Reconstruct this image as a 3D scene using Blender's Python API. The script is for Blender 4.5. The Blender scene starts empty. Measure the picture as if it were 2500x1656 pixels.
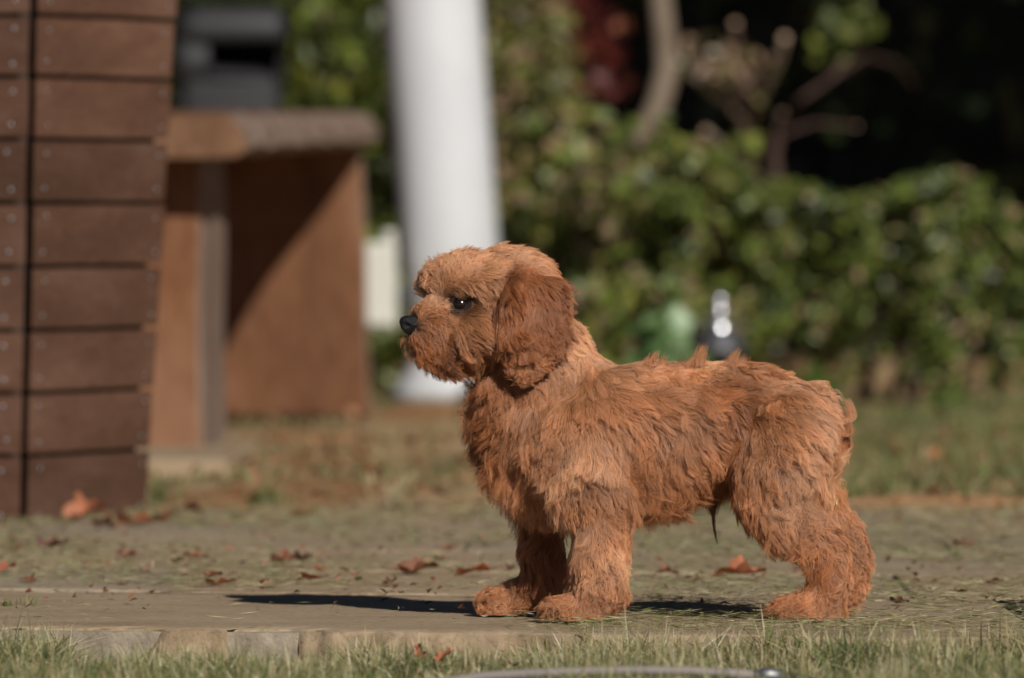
import bpy, bmesh, math, random
import numpy as np
from mathutils import Vector, Matrix, kdtree
from mathutils.bvhtree import BVHTree

random.seed(7)
rng = np.random.default_rng(7)
scene = bpy.context.scene
COL = scene.collection
R = math.radians

# ------------------------------------------------------------------ camera
CAM_H = 0.36
F = 21000.0                       # focal length in photograph pixels (2500 wide)
PITCH = math.atan(318.0 / F)      # horizon lies 318 px above the middle row
cam_d = bpy.data.cameras.new('camera')
cam = bpy.data.objects.new('camera', cam_d)
COL.objects.link(cam)
cam.location = (0, 0, CAM_H)
cam.rotation_euler = (math.pi / 2 - PITCH, 0, 0)
cam_d.sensor_fit = 'HORIZONTAL'
cam_d.sensor_width = 23.6
cam_d.lens = F / 2500.0 * 23.6
cam_d.clip_start = 0.1
cam_d.clip_end = 500
cam_d.dof.use_dof = True
cam_d.dof.focus_distance = 7.50
cam_d.dof.aperture_fstop = 5.8
scene.camera = cam

# ------------------------------------------------------------------ sun, sky, exposure
SUN_DIR = Vector((0.61, -1.48, 1.0)).normalized()      # towards the sun
sun_d = bpy.data.lights.new('sun', 'SUN')
sun_d.energy = 5.0
sun_d.angle = R(0.53)
sun_d.color = (1.0, 0.955, 0.89)
sun = bpy.data.objects.new('sun', sun_d)
COL.objects.link(sun)
sun.rotation_euler = SUN_DIR.to_track_quat('Z', 'Y').to_euler()
world = bpy.data.worlds.new('World')
scene.world = world
world.use_nodes = True
wn = world.node_tree
wn.nodes.clear()
sky = wn.nodes.new('ShaderNodeTexSky')
sky.sky_type = 'NISHITA'
sky.sun_disc = False
sky.sun_elevation = math.asin(SUN_DIR.z)
sky.sun_rotation = math.atan2(SUN_DIR.x, SUN_DIR.y)
sky.air_density = 0.4
sky.dust_density = 0.1
bg = wn.nodes.new('ShaderNodeBackground')
bg.inputs['Strength'].default_value = 0.05
wo = wn.nodes.new('ShaderNodeOutputWorld')
wn.links.new(sky.outputs[0], bg.inputs[0])
wn.links.new(bg.outputs[0], wo.inputs[0])
vs = scene.view_settings
vs.view_transform = 'Standard'
vs.look = 'None'
vs.exposure = -0.25
vs.gamma = 1.0
vs.use_curve_mapping = False
scene.cycles.use_denoising = True
scene.cycles.max_bounces = 8
scene.cycles.diffuse_bounces = 3
scene.cycles.glossy_bounces = 3
scene.cycles.transmission_bounces = 6
scene.cycles_curves.shape = 'RIBBONS'


# ------------------------------------------------------------------ helpers
def at(px, py, d):
    """World point at depth y = d on the line of sight of photograph pixel (px, py)."""
    a = (px - 1250.0) / F
    b = (828.0 - py) / F
    f = Vector((0, math.cos(PITCH), -math.sin(PITCH)))
    u = Vector((0, math.sin(PITCH), math.cos(PITCH)))
    v = f + u * b + Vector((a, 0, 0))
    return Vector((0, 0, CAM_H)) + v * (d / v.y)


def ground(px, py, z=0.0):
    p = at(px, py, 1.0) - Vector((0, 0, CAM_H))
    k = (z - CAM_H) / p.z
    return Vector((0, 0, CAM_H)) + p * k


def tag(o, label=None, cat=None, group=None, kind=None):
    if label: o['label'] = label
    if cat: o['category'] = cat
    if group: o['group'] = group
    if kind: o['kind'] = kind
    return o


def empty(name, loc, label=None, cat=None, group=None):
    o = bpy.data.objects.new(name, None)
    COL.objects.link(o)
    o.location = loc
    o.empty_display_size = 0.05
    return tag(o, label, cat, group)


def link(name, me, mat=None, parent=None):
    """Links a mesh given in world coordinates; under a parent its coordinates become local to it."""
    o = bpy.data.objects.new(name, me)
    COL.objects.link(o)
    if mat: me.materials.append(mat)
    if parent is not None:
        loc = Vector((0, 0, 0))
        p = parent
        while p is not None:
            loc += p.location
            p = p.parent
        me.transform(Matrix.Translation(-loc))
        o.parent = parent
    return o


def np_mesh(name, verts, faces, colors=None, smooth=False):
    """Mesh from numpy arrays: verts (n,3), faces (m,k); colors (n,3) become the point attribute 'tint'."""
    me = bpy.data.meshes.new(name)
    verts = np.asarray(verts, dtype=np.float32)
    faces = np.asarray(faces, dtype=np.int32)
    n, (m, k) = len(verts), faces.shape
    me.vertices.add(n)
    me.vertices.foreach_set('co', verts.ravel())
    me.loops.add(m * k)
    me.loops.foreach_set('vertex_index', faces.ravel())
    me.polygons.add(m)
    me.polygons.foreach_set('loop_start', np.arange(0, m * k, k, dtype=np.int32))
    me.polygons.foreach_set('loop_total', np.full(m, k, dtype=np.int32))
    if smooth:
        me.polygons.foreach_set('use_smooth', np.ones(m, dtype=bool))
    me.update(calc_edges=True)
    if colors is not None:
        a = me.attributes.new('tint', 'FLOAT_COLOR', 'POINT')
        c = np.ones((n, 4), dtype=np.float32)
        c[:, :3] = colors
        a.data.foreach_set('color', c.ravel())
    return me


class Noise:
    """Smooth vector noise: a sum of random plane waves."""
    def __init__(self, scale, seed, n=10, out=3):
        r = np.random.default_rng(seed)
        k = r.normal(size=(out, n, 3))
        k /= np.linalg.norm(k, axis=2, keepdims=True)
        self.k = k * (2 * np.pi / scale) * r.uniform(0.6, 1.6, (out, n, 1))
        self.p = r.uniform(0, 2 * np.pi, (out, n))
        self.n = n

    def __call__(self, P):
        P = np.asarray(P, dtype=np.float64)
        res = [np.sin(P @ self.k[i].T + self.p[i]).sum(1) * math.sqrt(2.0 / self.n) for i in range(len(self.k))]
        return np.stack(res, 1)


def norm(a):
    return a / np.maximum(np.linalg.norm(a, axis=-1, keepdims=True), 1e-9)


def tube_bm(bm, pts, rads, seg=10, cap=True, wob=0.0):
    rings = []
    pts = [Vector(p) for p in pts]
    for i, p in enumerate(pts):
        t = (pts[min(i + 1, len(pts) - 1)] - pts[max(i - 1, 0)]).normalized()
        ref = Vector((0, 1, 0)) if abs(t.y) < 0.9 else Vector((1, 0, 0))
        a = t.cross(ref).normalized()
        b = t.cross(a).normalized()
        r = rads[i] if hasattr(rads, '__len__') else rads
        ring = []
        for j in range(seg):
            w = 2 * math.pi * j / seg
            rr = r * (1 + random.uniform(-wob, wob))
            ring.append(bm.verts.new(p + (a * math.cos(w) + b * math.sin(w)) * rr))
        rings.append(ring)
    for i in range(len(rings) - 1):
        for j in range(seg):
            bm.faces.new((rings[i][j], rings[i][(j + 1) % seg], rings[i + 1][(j + 1) % seg], rings[i + 1][j])).smooth = True
    if cap:
        bm.faces.new(rings[0][::-1])
        bm.faces.new(rings[-1])


def bm_done(bm, name, mat=None, parent=None, bevel=0.0, smooth=False):
    if bevel:
        bmesh.ops.bevel(bm, geom=list(bm.edges), offset=bevel, segments=2, profile=0.6, affect='EDGES')
    bmesh.ops.recalc_face_normals(bm, faces=bm.faces)
    me = bpy.data.meshes.new(name)
    bm.to_mesh(me)
    bm.free()
    if smooth:
        me.polygons.foreach_set('use_smooth', np.ones(len(me.polygons), dtype=bool))
    return link(name, me, mat, parent)


def prism_bm(poly, z0, z1):
    bm = bmesh.new()
    lo = [bm.verts.new((p[0], p[1], z0)) for p in poly]
    hi = [bm.verts.new((p[0], p[1], z1)) for p in poly]
    n = len(poly)
    bm.faces.new(lo[::-1])
    bm.faces.new(hi)
    for i in range(n):
        bm.faces.new((lo[i], lo[(i + 1) % n], hi[(i + 1) % n], hi[i]))
    return bm


def hexa_bm(c8):
    """Box from 8 corners: bottom four (ccw) then top four."""
    bm = bmesh.new()
    v = [bm.verts.new(c) for c in c8]
    for f in ((3, 2, 1, 0), (4, 5, 6, 7), (0, 1, 5, 4), (1, 2, 6, 5), (2, 3, 7, 6), (3, 0, 4, 7)):
        bm.faces.new([v[i] for i in f])
    return bm


# ------------------------------------------------------------------ materials
def new_mat(name):
    m = bpy.data.materials.new(name)
    m.use_nodes = True
    nt = m.node_tree
    b = nt.nodes['Principled BSDF']
    return m, nt, b, nt.nodes['Material Output']


def ramp(nt, fac, stops):
    r = nt.nodes.new('ShaderNodeValToRGB')
    el = r.color_ramp.elements
    while len(el) < len(stops):
        el.new(0.5)
    for e, (p, c) in zip(el, stops):
        e.position = p
        e.color = (*c, 1) if len(c) == 3 else c
    nt.links.new(fac, r.inputs[0])
    return r.outputs[0]


def tex_noise(nt, scale, detail=6, rough=0.6, vec=None, dist=0.0):
    n = nt.nodes.new('ShaderNodeTexNoise')
    n.inputs['Scale'].default_value = scale
    n.inputs['Detail'].default_value = detail
    n.inputs['Roughness'].default_value = rough
    n.inputs['Distortion'].default_value = dist
    if vec is not None: nt.links.new(vec, n.inputs['Vector'])
    return n.outputs[0]


def coords(nt, scale=(1, 1, 1), kind='Object', rot=(0, 0, 0)):
    c = nt.nodes.new('ShaderNodeTexCoord')
    m = nt.nodes.new('ShaderNodeMapping')
    m.inputs['Scale'].default_value = scale
    m.inputs['Rotation'].default_value = rot
    nt.links.new(c.outputs[kind], m.inputs[0])
    return m.outputs[0]


def world_pos(nt, scale=(1, 1, 1)):
    g = nt.nodes.new('ShaderNodeNewGeometry')
    m = nt.nodes.new('ShaderNodeMapping')
    m.inputs['Scale'].default_value = scale
    nt.links.new(g.outputs['Position'], m.inputs[0])
    return m.outputs[0]


def mixc(nt, fac, a, b, mode='MIX'):
    m = nt.nodes.new('ShaderNodeMix')
    m.data_type = 'RGBA'
    m.blend_type = mode
    for s, v in ((m.inputs[0], fac), (m.inputs[6], a), (m.inputs[7], b)):
        if isinstance(v, (int, float)): s.default_value = v
        elif isinstance(v, tuple): s.default_value = (*v, 1)
        else: nt.links.new(v, s)
    return m.outputs[2]


def bump(nt, b, h, strength=0.4, dist=0.002):
    n = nt.nodes.new('ShaderNodeBump')
    n.inputs['Strength'].default_value = strength
    n.inputs['Distance'].default_value = dist
    nt.links.new(h, n.inputs['Height'])
    nt.links.new(n.outputs[0], b.inputs['Normal'])


def leaf_material(name, rough=0.42, trans=0.28, spec=0.5):
    m, nt, b, out = new_mat(name)
    a = nt.nodes.new('ShaderNodeAttribute')
    a.attribute_name = 'tint'
    nt.links.new(a.outputs['Color'], b.inputs['Base Color'])
    b.inputs['Roughness'].default_value = rough
    b.inputs['Specular IOR Level'].default_value = spec
    if trans:
        t = nt.nodes.new('ShaderNodeBsdfTranslucent')
        nt.links.new(a.outputs['Color'], t.inputs['Color'])
        mx = nt.nodes.new('ShaderNodeMixShader')
        mx.inputs[0].default_value = trans
        nt.links.new(b.outputs[0], mx.inputs[1])
        nt.links.new(t.outputs[0], mx.inputs[2])
        nt.links.new(mx.outputs[0], out.inputs[0])
    return m


def wood_material(name, dark, mid, light, scale=(1, 1, 1), rough=0.6, big=3.0, spec=0.4, bs=0.4):
    m, nt, b, out = new_mat(name)
    v = world_pos(nt, scale)
    oi = nt.nodes.new('ShaderNodeObjectInfo')
    add = nt.nodes.new('ShaderNodeVectorMath')
    add.operation = 'ADD'
    comb = nt.nodes.new('ShaderNodeCombineXYZ')
    mul = nt.nodes.new('ShaderNodeMath'); mul.operation = 'MULTIPLY'; mul.inputs[1].default_value = 40
    nt.links.new(oi.outputs['Random'], mul.inputs[0])
    for i in range(3): nt.links.new(mul.outputs[0], comb.inputs[i])
    nt.links.new(v, add.inputs[0]); nt.links.new(comb.outputs[0], add.inputs[1])
    g = tex_noise(nt, 60, 8, 0.65, add.outputs[0], 0.6)
    l = tex_noise(nt, big, 4, 0.6, add.outputs[0], 0.3)
    c1 = ramp(nt, g, [(0.32, dark), (0.52, mid), (0.72, light)])
    c2 = ramp(nt, l, [(0.36, dark), (0.5, mid), (0.64, light)])
    c = mixc(nt, 0.55, c1, c2)
    val = nt.nodes.new('ShaderNodeMapRange')
    val.inputs[3].default_value = 0.78; val.inputs[4].default_value = 1.18
    nt.links.new(oi.outputs['Random'], val.inputs[0])
    c = mixc(nt, 1.0, c, val.outputs[0], 'MULTIPLY')
    nt.links.new(c, b.inputs['Base Color'])
    b.inputs['Roughness'].default_value = rough
    b.inputs['Specular IOR Level'].default_value = spec
    bump(nt, b, g, bs, 0.002)
    return m


def plain(name, col, rough=0.5, metal=0.0, var=0.0, vscale=8, spec=0.5, bs=0.0, bscale=40, coat=0.0):
    m, nt, b, out = new_mat(name)
    if var:
        n = tex_noise(nt, vscale, 5, 0.6, coords(nt))
        c = ramp(nt, n, [(0.3, tuple(x * (1 - var) for x in col)), (0.7, tuple(min(1, x * (1 + var)) for x in col))])
        nt.links.new(c, b.inputs['Base Color'])
    else:
        b.inputs['Base Color'].default_value = (*col, 1)
    b.inputs['Roughness'].default_value = rough
    b.inputs['Metallic'].default_value = metal
    b.inputs['Specular IOR Level'].default_value = spec
    b.inputs['Coat Weight'].default_value = coat
    if bs:
        bump(nt, b, tex_noise(nt, bscale, 5, 0.6, coords(nt)), bs, 0.002)
    return m


M = {}
M['plank'] = wood_material('stained_plank', (0.078, 0.036, 0.020), (0.122, 0.058, 0.035), (0.195, 0.107, 0.070), (0.8, 0.8, 2.6), 0.62, 4.0, 0.35, 0.3)
M['bench'] = wood_material('bench_wood', (0.085, 0.033, 0.014), (0.185, 0.080, 0.036), (0.27, 0.145, 0.082), (1.2, 1.2, 0.35), 0.75, 5.0, 0.2)
M['bench_side'] = wood_material('bench_weathered', (0.13, 0.088, 0.064), (0.235, 0.165, 0.125), (0.36, 0.27, 0.22), (1.5, 1.5, 0.4), 0.85, 7.0, 0.15, 0.8)
M['bench_end'] = wood_material('bench_cut_end', (0.10, 0.045, 0.02), (0.175, 0.088, 0.045), (0.31, 0.18, 0.10), (1, 1, 0.6), 0.65, 8.0, 0.25)
M['white'] = plain('white_paint', (0.62, 0.625, 0.635), 0.55, 0, 0.06, 5, 0.3)
M['cream'] = plain('cream_plastic', (0.60, 0.585, 0.51), 0.55, 0, 0.03, 6, 0.3)
M['bin'] = plain('grey_plastic', (0.032, 0.030, 0.033), 0.55, 0, 0.12, 6, 0.35)
M['bin_dark'] = plain('dark_plastic', (0.022, 0.020, 0.021), 0.6, 0, 0.1, 6, 0.3)
M['core'] = plain('seam_shade_core', (0.055, 0.036, 0.026), 0.9)
M['screw'] = plain('screw_steel', (0.52, 0.56, 0.60), 0.38, 0.85, 0.1, 60)
M['chrome'] = plain('polished_steel', (0.80, 0.81, 0.84), 0.22, 1.0)
M['iron'] = plain('dark_iron', (0.11, 0.11, 0.12), 0.45, 0.6, 0.15, 20)
M['hose'] = plain('grey_hose_rubber', (0.24, 0.205, 0.18), 0.55, 0, 0.12, 14, 0.35)
M['hose_metal'] = plain('hose_metal', (0.30, 0.30, 0.30), 0.5, 0.9, 0.1, 30)
M['leaf'] = leaf_material('green_leaf')
M['leaf_gloss'] = leaf_material('glossy_leaf', 0.42, 0.25, 0.45)
M['dry_leaf'] = leaf_material('dry_leaf', 0.6, 0.12, 0.3)
M['grass'] = leaf_material('grass_blade', 0.5, 0.25, 0.35)
M['straw'] = leaf_material('dry_clipping', 0.6, 0.15, 0.3)
M['bark_grey'] = wood_material('grey_bark', (0.13, 0.095, 0.07), (0.21, 0.16, 0.115), (0.33, 0.26, 0.19), (1, 1, 0.5), 0.85, 7, 0.15, 0.9)
M['bark_red'] = wood_material('reddish_bark', (0.05, 0.028, 0.022), (0.09, 0.052, 0.042), (0.15, 0.095, 0.075), (1, 1, 0.5), 0.8, 9, 0.2, 0.7)
M['cut'] = plain('pale_cut_wood', (0.42, 0.29, 0.19), 0.8, 0, 0.2, 40)


def make_ground_material():
    m, nt, b, out = new_mat('soil_and_thatch')
    p = world_pos(nt)
    fine = tex_noise(nt, 55, 8, 0.7, p)
    mid = tex_noise(nt, 4.5, 6, 0.65, p)
    mid2 = tex_noise(nt, 2.1, 5, 0.6, world_pos(nt, (1, 1, 1)), 0.4)
    soil = ramp(nt, fine, [(0.3, (0.26, 0.16, 0.080)), (0.5, (0.41, 0.28, 0.155)), (0.72, (0.54, 0.40, 0.24))])
    green = ramp(nt, fine, [(0.3, (0.055, 0.062, 0.020)), (0.55, (0.115, 0.12, 0.042)), (0.75, (0.20, 0.19, 0.085))])
    litter = ramp(nt, fine, [(0.3, (0.20, 0.095, 0.045)), (0.55, (0.36, 0.19, 0.09)), (0.75, (0.46, 0.28, 0.15))])
    f1 = ramp(nt, mid, [(0.50, (0, 0, 0)), (0.68, (1, 1, 1))])
    f2 = ramp(nt, mid2, [(0.48, (0, 0, 0)), (0.60, (1, 1, 1))])
    c = mixc(nt, f1, soil, green)
    c = mixc(nt, f2, c, litter)
    nt.links.new(c, b.inputs['Base Color'])
    b.inputs['Roughness'].default_value = 0.95
    b.inputs['Specular IOR Level'].default_value = 0.1
    bump(nt, b, fine, 0.8, 0.01)
    return m


def make_stone_material():
    m, nt, b, out = new_mat('sandstone')
    oi = nt.nodes.new('ShaderNodeObjectInfo')
    p = world_pos(nt)
    fine = tex_noise(nt, 130, 8, 0.75, p)
    big = tex_noise(nt, 7, 6, 0.6, world_pos(nt, (1, 1.6, 3)), 0.5)
    c1 = ramp(nt, big, [(0.25, (0.25, 0.185, 0.120)), (0.45, (0.345, 0.265, 0.178)), (0.6, (0.37, 0.295, 0.205)), (0.8, (0.43, 0.345, 0.24))])
    c2 = ramp(nt, fine, [(0.25, (0.45, 0.43, 0.41)), (0.5, (1, 1, 1)), (0.8, (1.25, 1.22, 1.18))])
    c = mixc(nt, 1.0, c1, c2, 'MULTIPLY')
    warm = ramp(nt, oi.outputs['Random'], [(0.0, (1.05, 0.98, 0.9)), (0.5, (0.92, 0.95, 0.98)), (1.0, (1.1, 1.0, 0.92))])
    c = mixc(nt, 1.0, c, warm, 'MULTIPLY')
    nt.links.new(c, b.inputs['Base Color'])
    b.inputs['Roughness'].default_value = 0.88
    b.inputs['Specular IOR Level'].default_value = 0.2
    bump(nt, b, fine, 0.5, 0.003)
    return m


M['ground'] = make_ground_material()
M['stone'] = make_stone_material()
M['mortar'] = plain('mortar', (0.31, 0.26, 0.195), 0.95, 0, 0.3, 45, 0.1, 0.9, 160)
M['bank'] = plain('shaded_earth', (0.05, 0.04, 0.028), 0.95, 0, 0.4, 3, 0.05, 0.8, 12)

# ------------------------------------------------------------------ ground
EDGE_L, EDGE_R = ground(-500, 1520), ground(3000, 1560)
def edge_y(x):
    t = (x - EDGE_L.x) / (EDGE_R.x - EDGE_L.x)
    return EDGE_L.y + np.clip(t, -0.6, 1.6) * (EDGE_R.y - EDGE_L.y)
PATH_FAR = 10.35
gn = Noise(0.5, 11, out=1)
gn2 = Noise(2.5, 12, out=1)


def ground_z(x, y):
    P = np.stack([x, y, np.zeros_like(x)], 1)
    e = edge_y(x)
    front = -0.028 + 0.004 * gn(P)[:, 0]
    back = -0.012 + 0.010 * gn(P)[:, 0] + 0.008 * gn2(P)[:, 0]
    bed = np.full_like(x, -0.045)
    z = np.where(y < e + 0.02, front, np.where(y < PATH_FAR - 0.02, bed, back))
    return z


xs = np.unique(np.concatenate([np.linspace(-90, -2.5, 30), np.linspace(-2.5, 2.5, 90), np.linspace(2.5, 90, 30)]))
ys = np.unique(np.concatenate([np.linspace(-60, 6, 25), np.linspace(6, 11, 170), np.linspace(11, 20, 120), np.linspace(20, 160, 40)]))
X, Y = np.meshgrid(xs, ys)
Z = ground_z(X.ravel(), Y.ravel())
nx, ny = len(xs), len(ys)
idx = np.arange(nx * ny).reshape(ny, nx)
quads = np.stack([idx[:-1, :-1], idx[:-1, 1:], idx[1:, 1:], idx[1:, :-1]], -1).reshape(-1, 4)
tag(link('ground', np_mesh('ground', np.stack([X.ravel(), Y.ravel(), Z], 1), quads, smooth=True), M['ground']), kind='structure')

# bank of earth far behind, under the trees, added to block low sky
bx = np.linspace(-60, 60, 90)
by = np.concatenate([[24.0, 24.4], np.linspace(25, 60, 40)])
X, Y = np.meshgrid(bx, by)
bn = Noise(6, 31, out=1)
Pn = np.stack([X.ravel(), Y.ravel(), 0 * X.ravel()], 1)
Zb = -0.3 + (Y.ravel() - 24) * 0.55 + 0.35 * bn(Pn)[:, 0] * np.clip((Y.ravel() - 24) / 3, 0, 1)
idx = np.arange(len(bx) * len(by)).reshape(len(by), len(bx))
quads = np.stack([idx[:-1, :-1], idx[:-1, 1:], idx[1:, 1:], idx[1:, :-1]], -1).reshape(-1, 4)
tag(link('sky_block_hill', np_mesh('sky_block_hill', np.stack([X.ravel(), Y.ravel(), Zb], 1), quads, smooth=True), M['bank']), kind='structure')

# ------------------------------------------------------------------ path: mortar bed with flagstones
poly = [(-2.2, edge_y(np.array([-2.2]))[0] + 0.016), (2.2, edge_y(np.array([2.2]))[0] + 0.016), (2.2, PATH_FAR), (-2.2, PATH_FAR)]
bm = prism_bm(poly, -0.08, -0.004)
path = tag(bm_done(bm, 'path', M['mortar']), kind='structure')

JOINTS = []
cols_front = [-1.9, -1.42, -0.93, -0.385, -0.195, -0.085, 0.21, 0.62, 1.05, 1.5, 1.95]
row_t = [0.0, 0.235, 0.40, 0.56, 0.71, 0.86, 1.0]
rs = random.Random(5)
sn = Noise(0.06, 21, out=3)
for r in range(len(row_t) - 1):
    if r == 0:
        cuts = [-1.9, -1.25, -0.62, 0.49, 0.95, 1.4, 1.9]
    else:
        cuts, x = [], -1.95 + rs.uniform(0, 0.2)
        while x < 2.0:
            cuts.append(x)
            x += rs.uniform(0.26, 0.52)
    for i in range(len(cuts) - 1):
        a, b_ = cuts[i], cuts[i + 1]
        gap = 0.0012
        def yy(x, t):
            e = float(edge_y(np.array([x]))[0])
            return e + (PATH_FAR - e) * t
        JOINTS.append((b_, yy(b_, row_t[r]), yy(b_, row_t[r + 1])))
        n = 170 if r == 0 else 12
        lo = [(a + gap + (b_ - a - 2 * gap) * k / n, yy(a + (b_ - a) * k / n, row_t[r]) + (gap if r else -0.010)) for k in range(n + 1)]
        hi = [(a + gap + (b_ - a - 2 * gap) * k / n, yy(a + (b_ - a) * k / n, row_t[r + 1]) - gap) for k in range(n, -1, -1)]
        lo = [(p[0] + rs.uniform(-.3, .3) * 0.02 * (0 < k < n and r > 0), p[1] + rs.uniform(-1, 1) * (0.006 if r else 0.0006)) for k, p in enumerate(lo)]
        hi = [(p[0] + rs.uniform(-.3, .3) * 0.02 * (0 < k < n and r > 0), p[1] + rs.uniform(-1, 1) * 0.006) for k, p in enumerate(hi)]
        if r == 0:                 # worn front edge with a mortared notch and chips
            lo = [(p[0], p[1] + (0.022 if -0.243 < p[0] < -0.186 else 0.0) + 0.005 * math.sin(p[0] * 37 + i) + 0.003 * math.sin(p[0] * 91) + 0.002 * math.sin(p[0] * 260 + 1)) for p in lo]
        hi = [(p[0], p[1] + (0.012 * math.sin(p[0] * 19 + r) + 0.008 * math.sin(p[0] * 47 + 2 * r) if 0 < k < n else 0)) for k, p in enumerate(hi)]
        pl = lo + hi
        dz = rs.uniform(-0.003, 0.002)
        bm = bmesh.new()
        m_ = len(pl)
        cx, cy = sum(p[0] for p in pl) / m_, sum(p[1] for p in pl) / m_
        def ring(z, shrink, wob=0.0):
            out = []
            for k, p in enumerate(pl):
                w = wob * (sn(np.array([[p[0], p[1], z * 3]]))[0][0] * 0.8 + (0.08 if r == 0 else 0.35) * rs.uniform(-1, 1))
                dx_, dy_ = cx - p[0], cy - p[1]
                L = math.hypot(dx_, dy_)
                out.append(bm.verts.new((p[0] + dx_ / L * (shrink + w), p[1] + dy_ / L * (shrink + w), z + abs(w) * 0.3)))
            return out
        R0 = ring(-0.055, 0.001, 0.002)
        R1 = ring(-0.026, 0.0, 0.004)
        R2 = ring(-0.014, 0.001, 0.005)
        R3 = ring(dz - 0.0018, 0.0012, 0.003)
        R4 = ring(dz, 0.0028, 0.001)
        R5 = ring(dz + 0.001, 0.05)
        for A_, B_ in ((R0, R1), (R1, R2), (R2, R3), (R3, R4), (R4, R5)):
            for k in range(m_):
                bm.faces.new((A_[k], A_[(k + 1) % m_], B_[(k + 1) % m_], B_[k])).smooth = (r == 0)
        bm.faces.new(R5)
        bm_done(bm, 'flagstone', M['stone'], path)

# ------------------------------------------------------------------ grass
def blades(n, xy, h, w, lean, base_z, cols, segs=2, flat=False):
    """Ribbon blades: returns verts, tri faces, colours."""
    n = len(xy)
    az = rng.uniform(0, 2 * np.pi, n)
    d = np.stack([np.cos(az), np.sin(az), np.zeros(n)], 1)
    side_az = rng.uniform(0, 2 * np.pi, n)
    side = np.stack([np.cos(side_az), np.sin(side_az), np.zeros(n)], 1)
    root = np.stack([xy[:, 0], xy[:, 1], base_z], 1)
    pts = []
    for t in (0.0, 0.5, 1.0):
        p = root + d * (lean * h * t ** 1.7)[:, None]
        p[:, 2] += h * (t - 0.30 * lean * t * t)
        pts.append(p)
    w0 = (w * 0.5)[:, None]
    V = np.stack([pts[0] - side * w0, pts[0] + side * w0, pts[1] - side * w0 * 0.8, pts[1] + side * w0 * 0.8, pts[2]], 1).reshape(-1, 3)
    b = np.arange(n)[:, None] * 5
    Fc = np.concatenate([b + np.array([[0, 1, 3]]), b + np.array([[0, 3, 2]]), b + np.array([[2, 3, 4]])], 0)
    C = np.repeat(cols, 5, axis=0)
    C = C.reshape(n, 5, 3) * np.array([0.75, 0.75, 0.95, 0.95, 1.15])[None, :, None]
    return V, Fc, C.reshape(-1, 3)


def pick(pal, n, jit=0.15, weights=None):
    pal = np.array(pal)
    i = rng.choice(len(pal), n, p=weights)
    return pal[i] * rng.uniform(1 - jit, 1 + jit, (n, 1))


fresh = [(0.11, 0.15, 0.040), (0.16, 0.20, 0.06), (0.085, 0.125, 0.045)]
olive = [(0.22, 0.22, 0.085), (0.28, 0.26, 0.11)]
straw = [(0.46, 0.38, 0.20), (0.56, 0.48, 0.28), (0.38, 0.30, 0.15), (0.62, 0.56, 0.37)]
pn = Noise(0.16, 41, out=2)

# front lawn
n = 74000
x = rng.uniform(-0.62, 0.62, n)
e = edge_y(x)
y = rng.uniform(6.35, 7.50, n)
over = 0.012 * gn(np.stack([x * 5, y * 5, 0 * x], 1))[:, 0] + np.where(x > 0.0, 0.03, 0.0) * rng.random(n)
bare = ((x > -0.37) & (x < -0.09)).astype(float) * 0.055 * (1 + 0.4 * np.sin(x * 60))
keep = y < e - 0.006 + over - bare
x, y = x[keep], y[keep]
n = len(x)
P = np.stack([x, y, np.zeros(n)], 1)
nz = pn(P)
drier = np.clip(0.66 + 0.28 * nz[:, 0] + np.clip((y - 6.95) / 0.5, -0.4, 0.5) * 0.30 + np.where(x < -0.05, -0.02, 0.06), 0.05, 0.92)
c = np.where((rng.random(n) < drier)[:, None], pick(straw + olive, n), pick(fresh + olive[:1], n))
h = rng.uniform(0.015, 0.036, n) * (1 + 0.25 * nz[:, 1]) * np.clip(1.15 - (y - 6.9) * 0.25, 0.7, 1.1)
h = h * np.where((x > -0.38) & (x < -0.08), np.clip(0.50 + 0.22 * np.sin(x * 41) + 0.5 * (edge_y(x) - 0.10 - y) / 0.28, 0.42, 1.0), 1.0 + np.where(x < -0.3, 0.35, 0.08) * (y > edge_y(x) - 0.3))
lean = np.abs(rng.normal(0.7, 0.55, n))
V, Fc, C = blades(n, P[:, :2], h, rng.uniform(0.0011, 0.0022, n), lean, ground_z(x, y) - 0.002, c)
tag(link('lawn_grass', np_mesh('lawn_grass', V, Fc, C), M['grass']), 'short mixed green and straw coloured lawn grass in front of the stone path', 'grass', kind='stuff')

# lawn beyond the path
n = 60000
x = rng.uniform(-1.5, 1.35, n)
y = PATH_FAR - 0.22 + rng.random(n) ** 0.8 * 6.5
P = np.stack([x, y, np.zeros(n)], 1)
bn2 = Noise(0.9, 43, out=2)(P)
px_ = 1250 + x * F / y
right = np.clip((px_ - 1500) / 500, 0, 1)
keep = rng.random(n) < np.clip(0.05 + 0.18 * bn2[:, 0] + 0.95 * right, 0.015, 1)
keep &= ~((px_ > 1200) & (y > 15.3))
x, y, P, bn2, right = x[keep], y[keep], P[keep], bn2[keep], right[keep]
n = len(x)
dry = np.clip(0.55 + 0.25 * bn2[:, 1] - 0.25 * right, 0.08, 0.9)
c = np.where((rng.random(n) < dry)[:, None], pick([(0.42, 0.32, 0.17), (0.36, 0.27, 0.13), (0.26, 0.23, 0.095)], n), pick(fresh + olive, n))
h = rng.uniform(0.018, 0.045, n) * (0.8 + 0.3 * right)
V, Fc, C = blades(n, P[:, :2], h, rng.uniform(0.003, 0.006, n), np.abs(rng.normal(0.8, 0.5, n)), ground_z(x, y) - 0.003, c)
tag(link('dry_lawn_grass', np_mesh('dry_lawn_grass', V, Fc, C), M['grass']), 'patchy dry lawn beyond the stone path', 'grass', kind='stuff')

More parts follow.
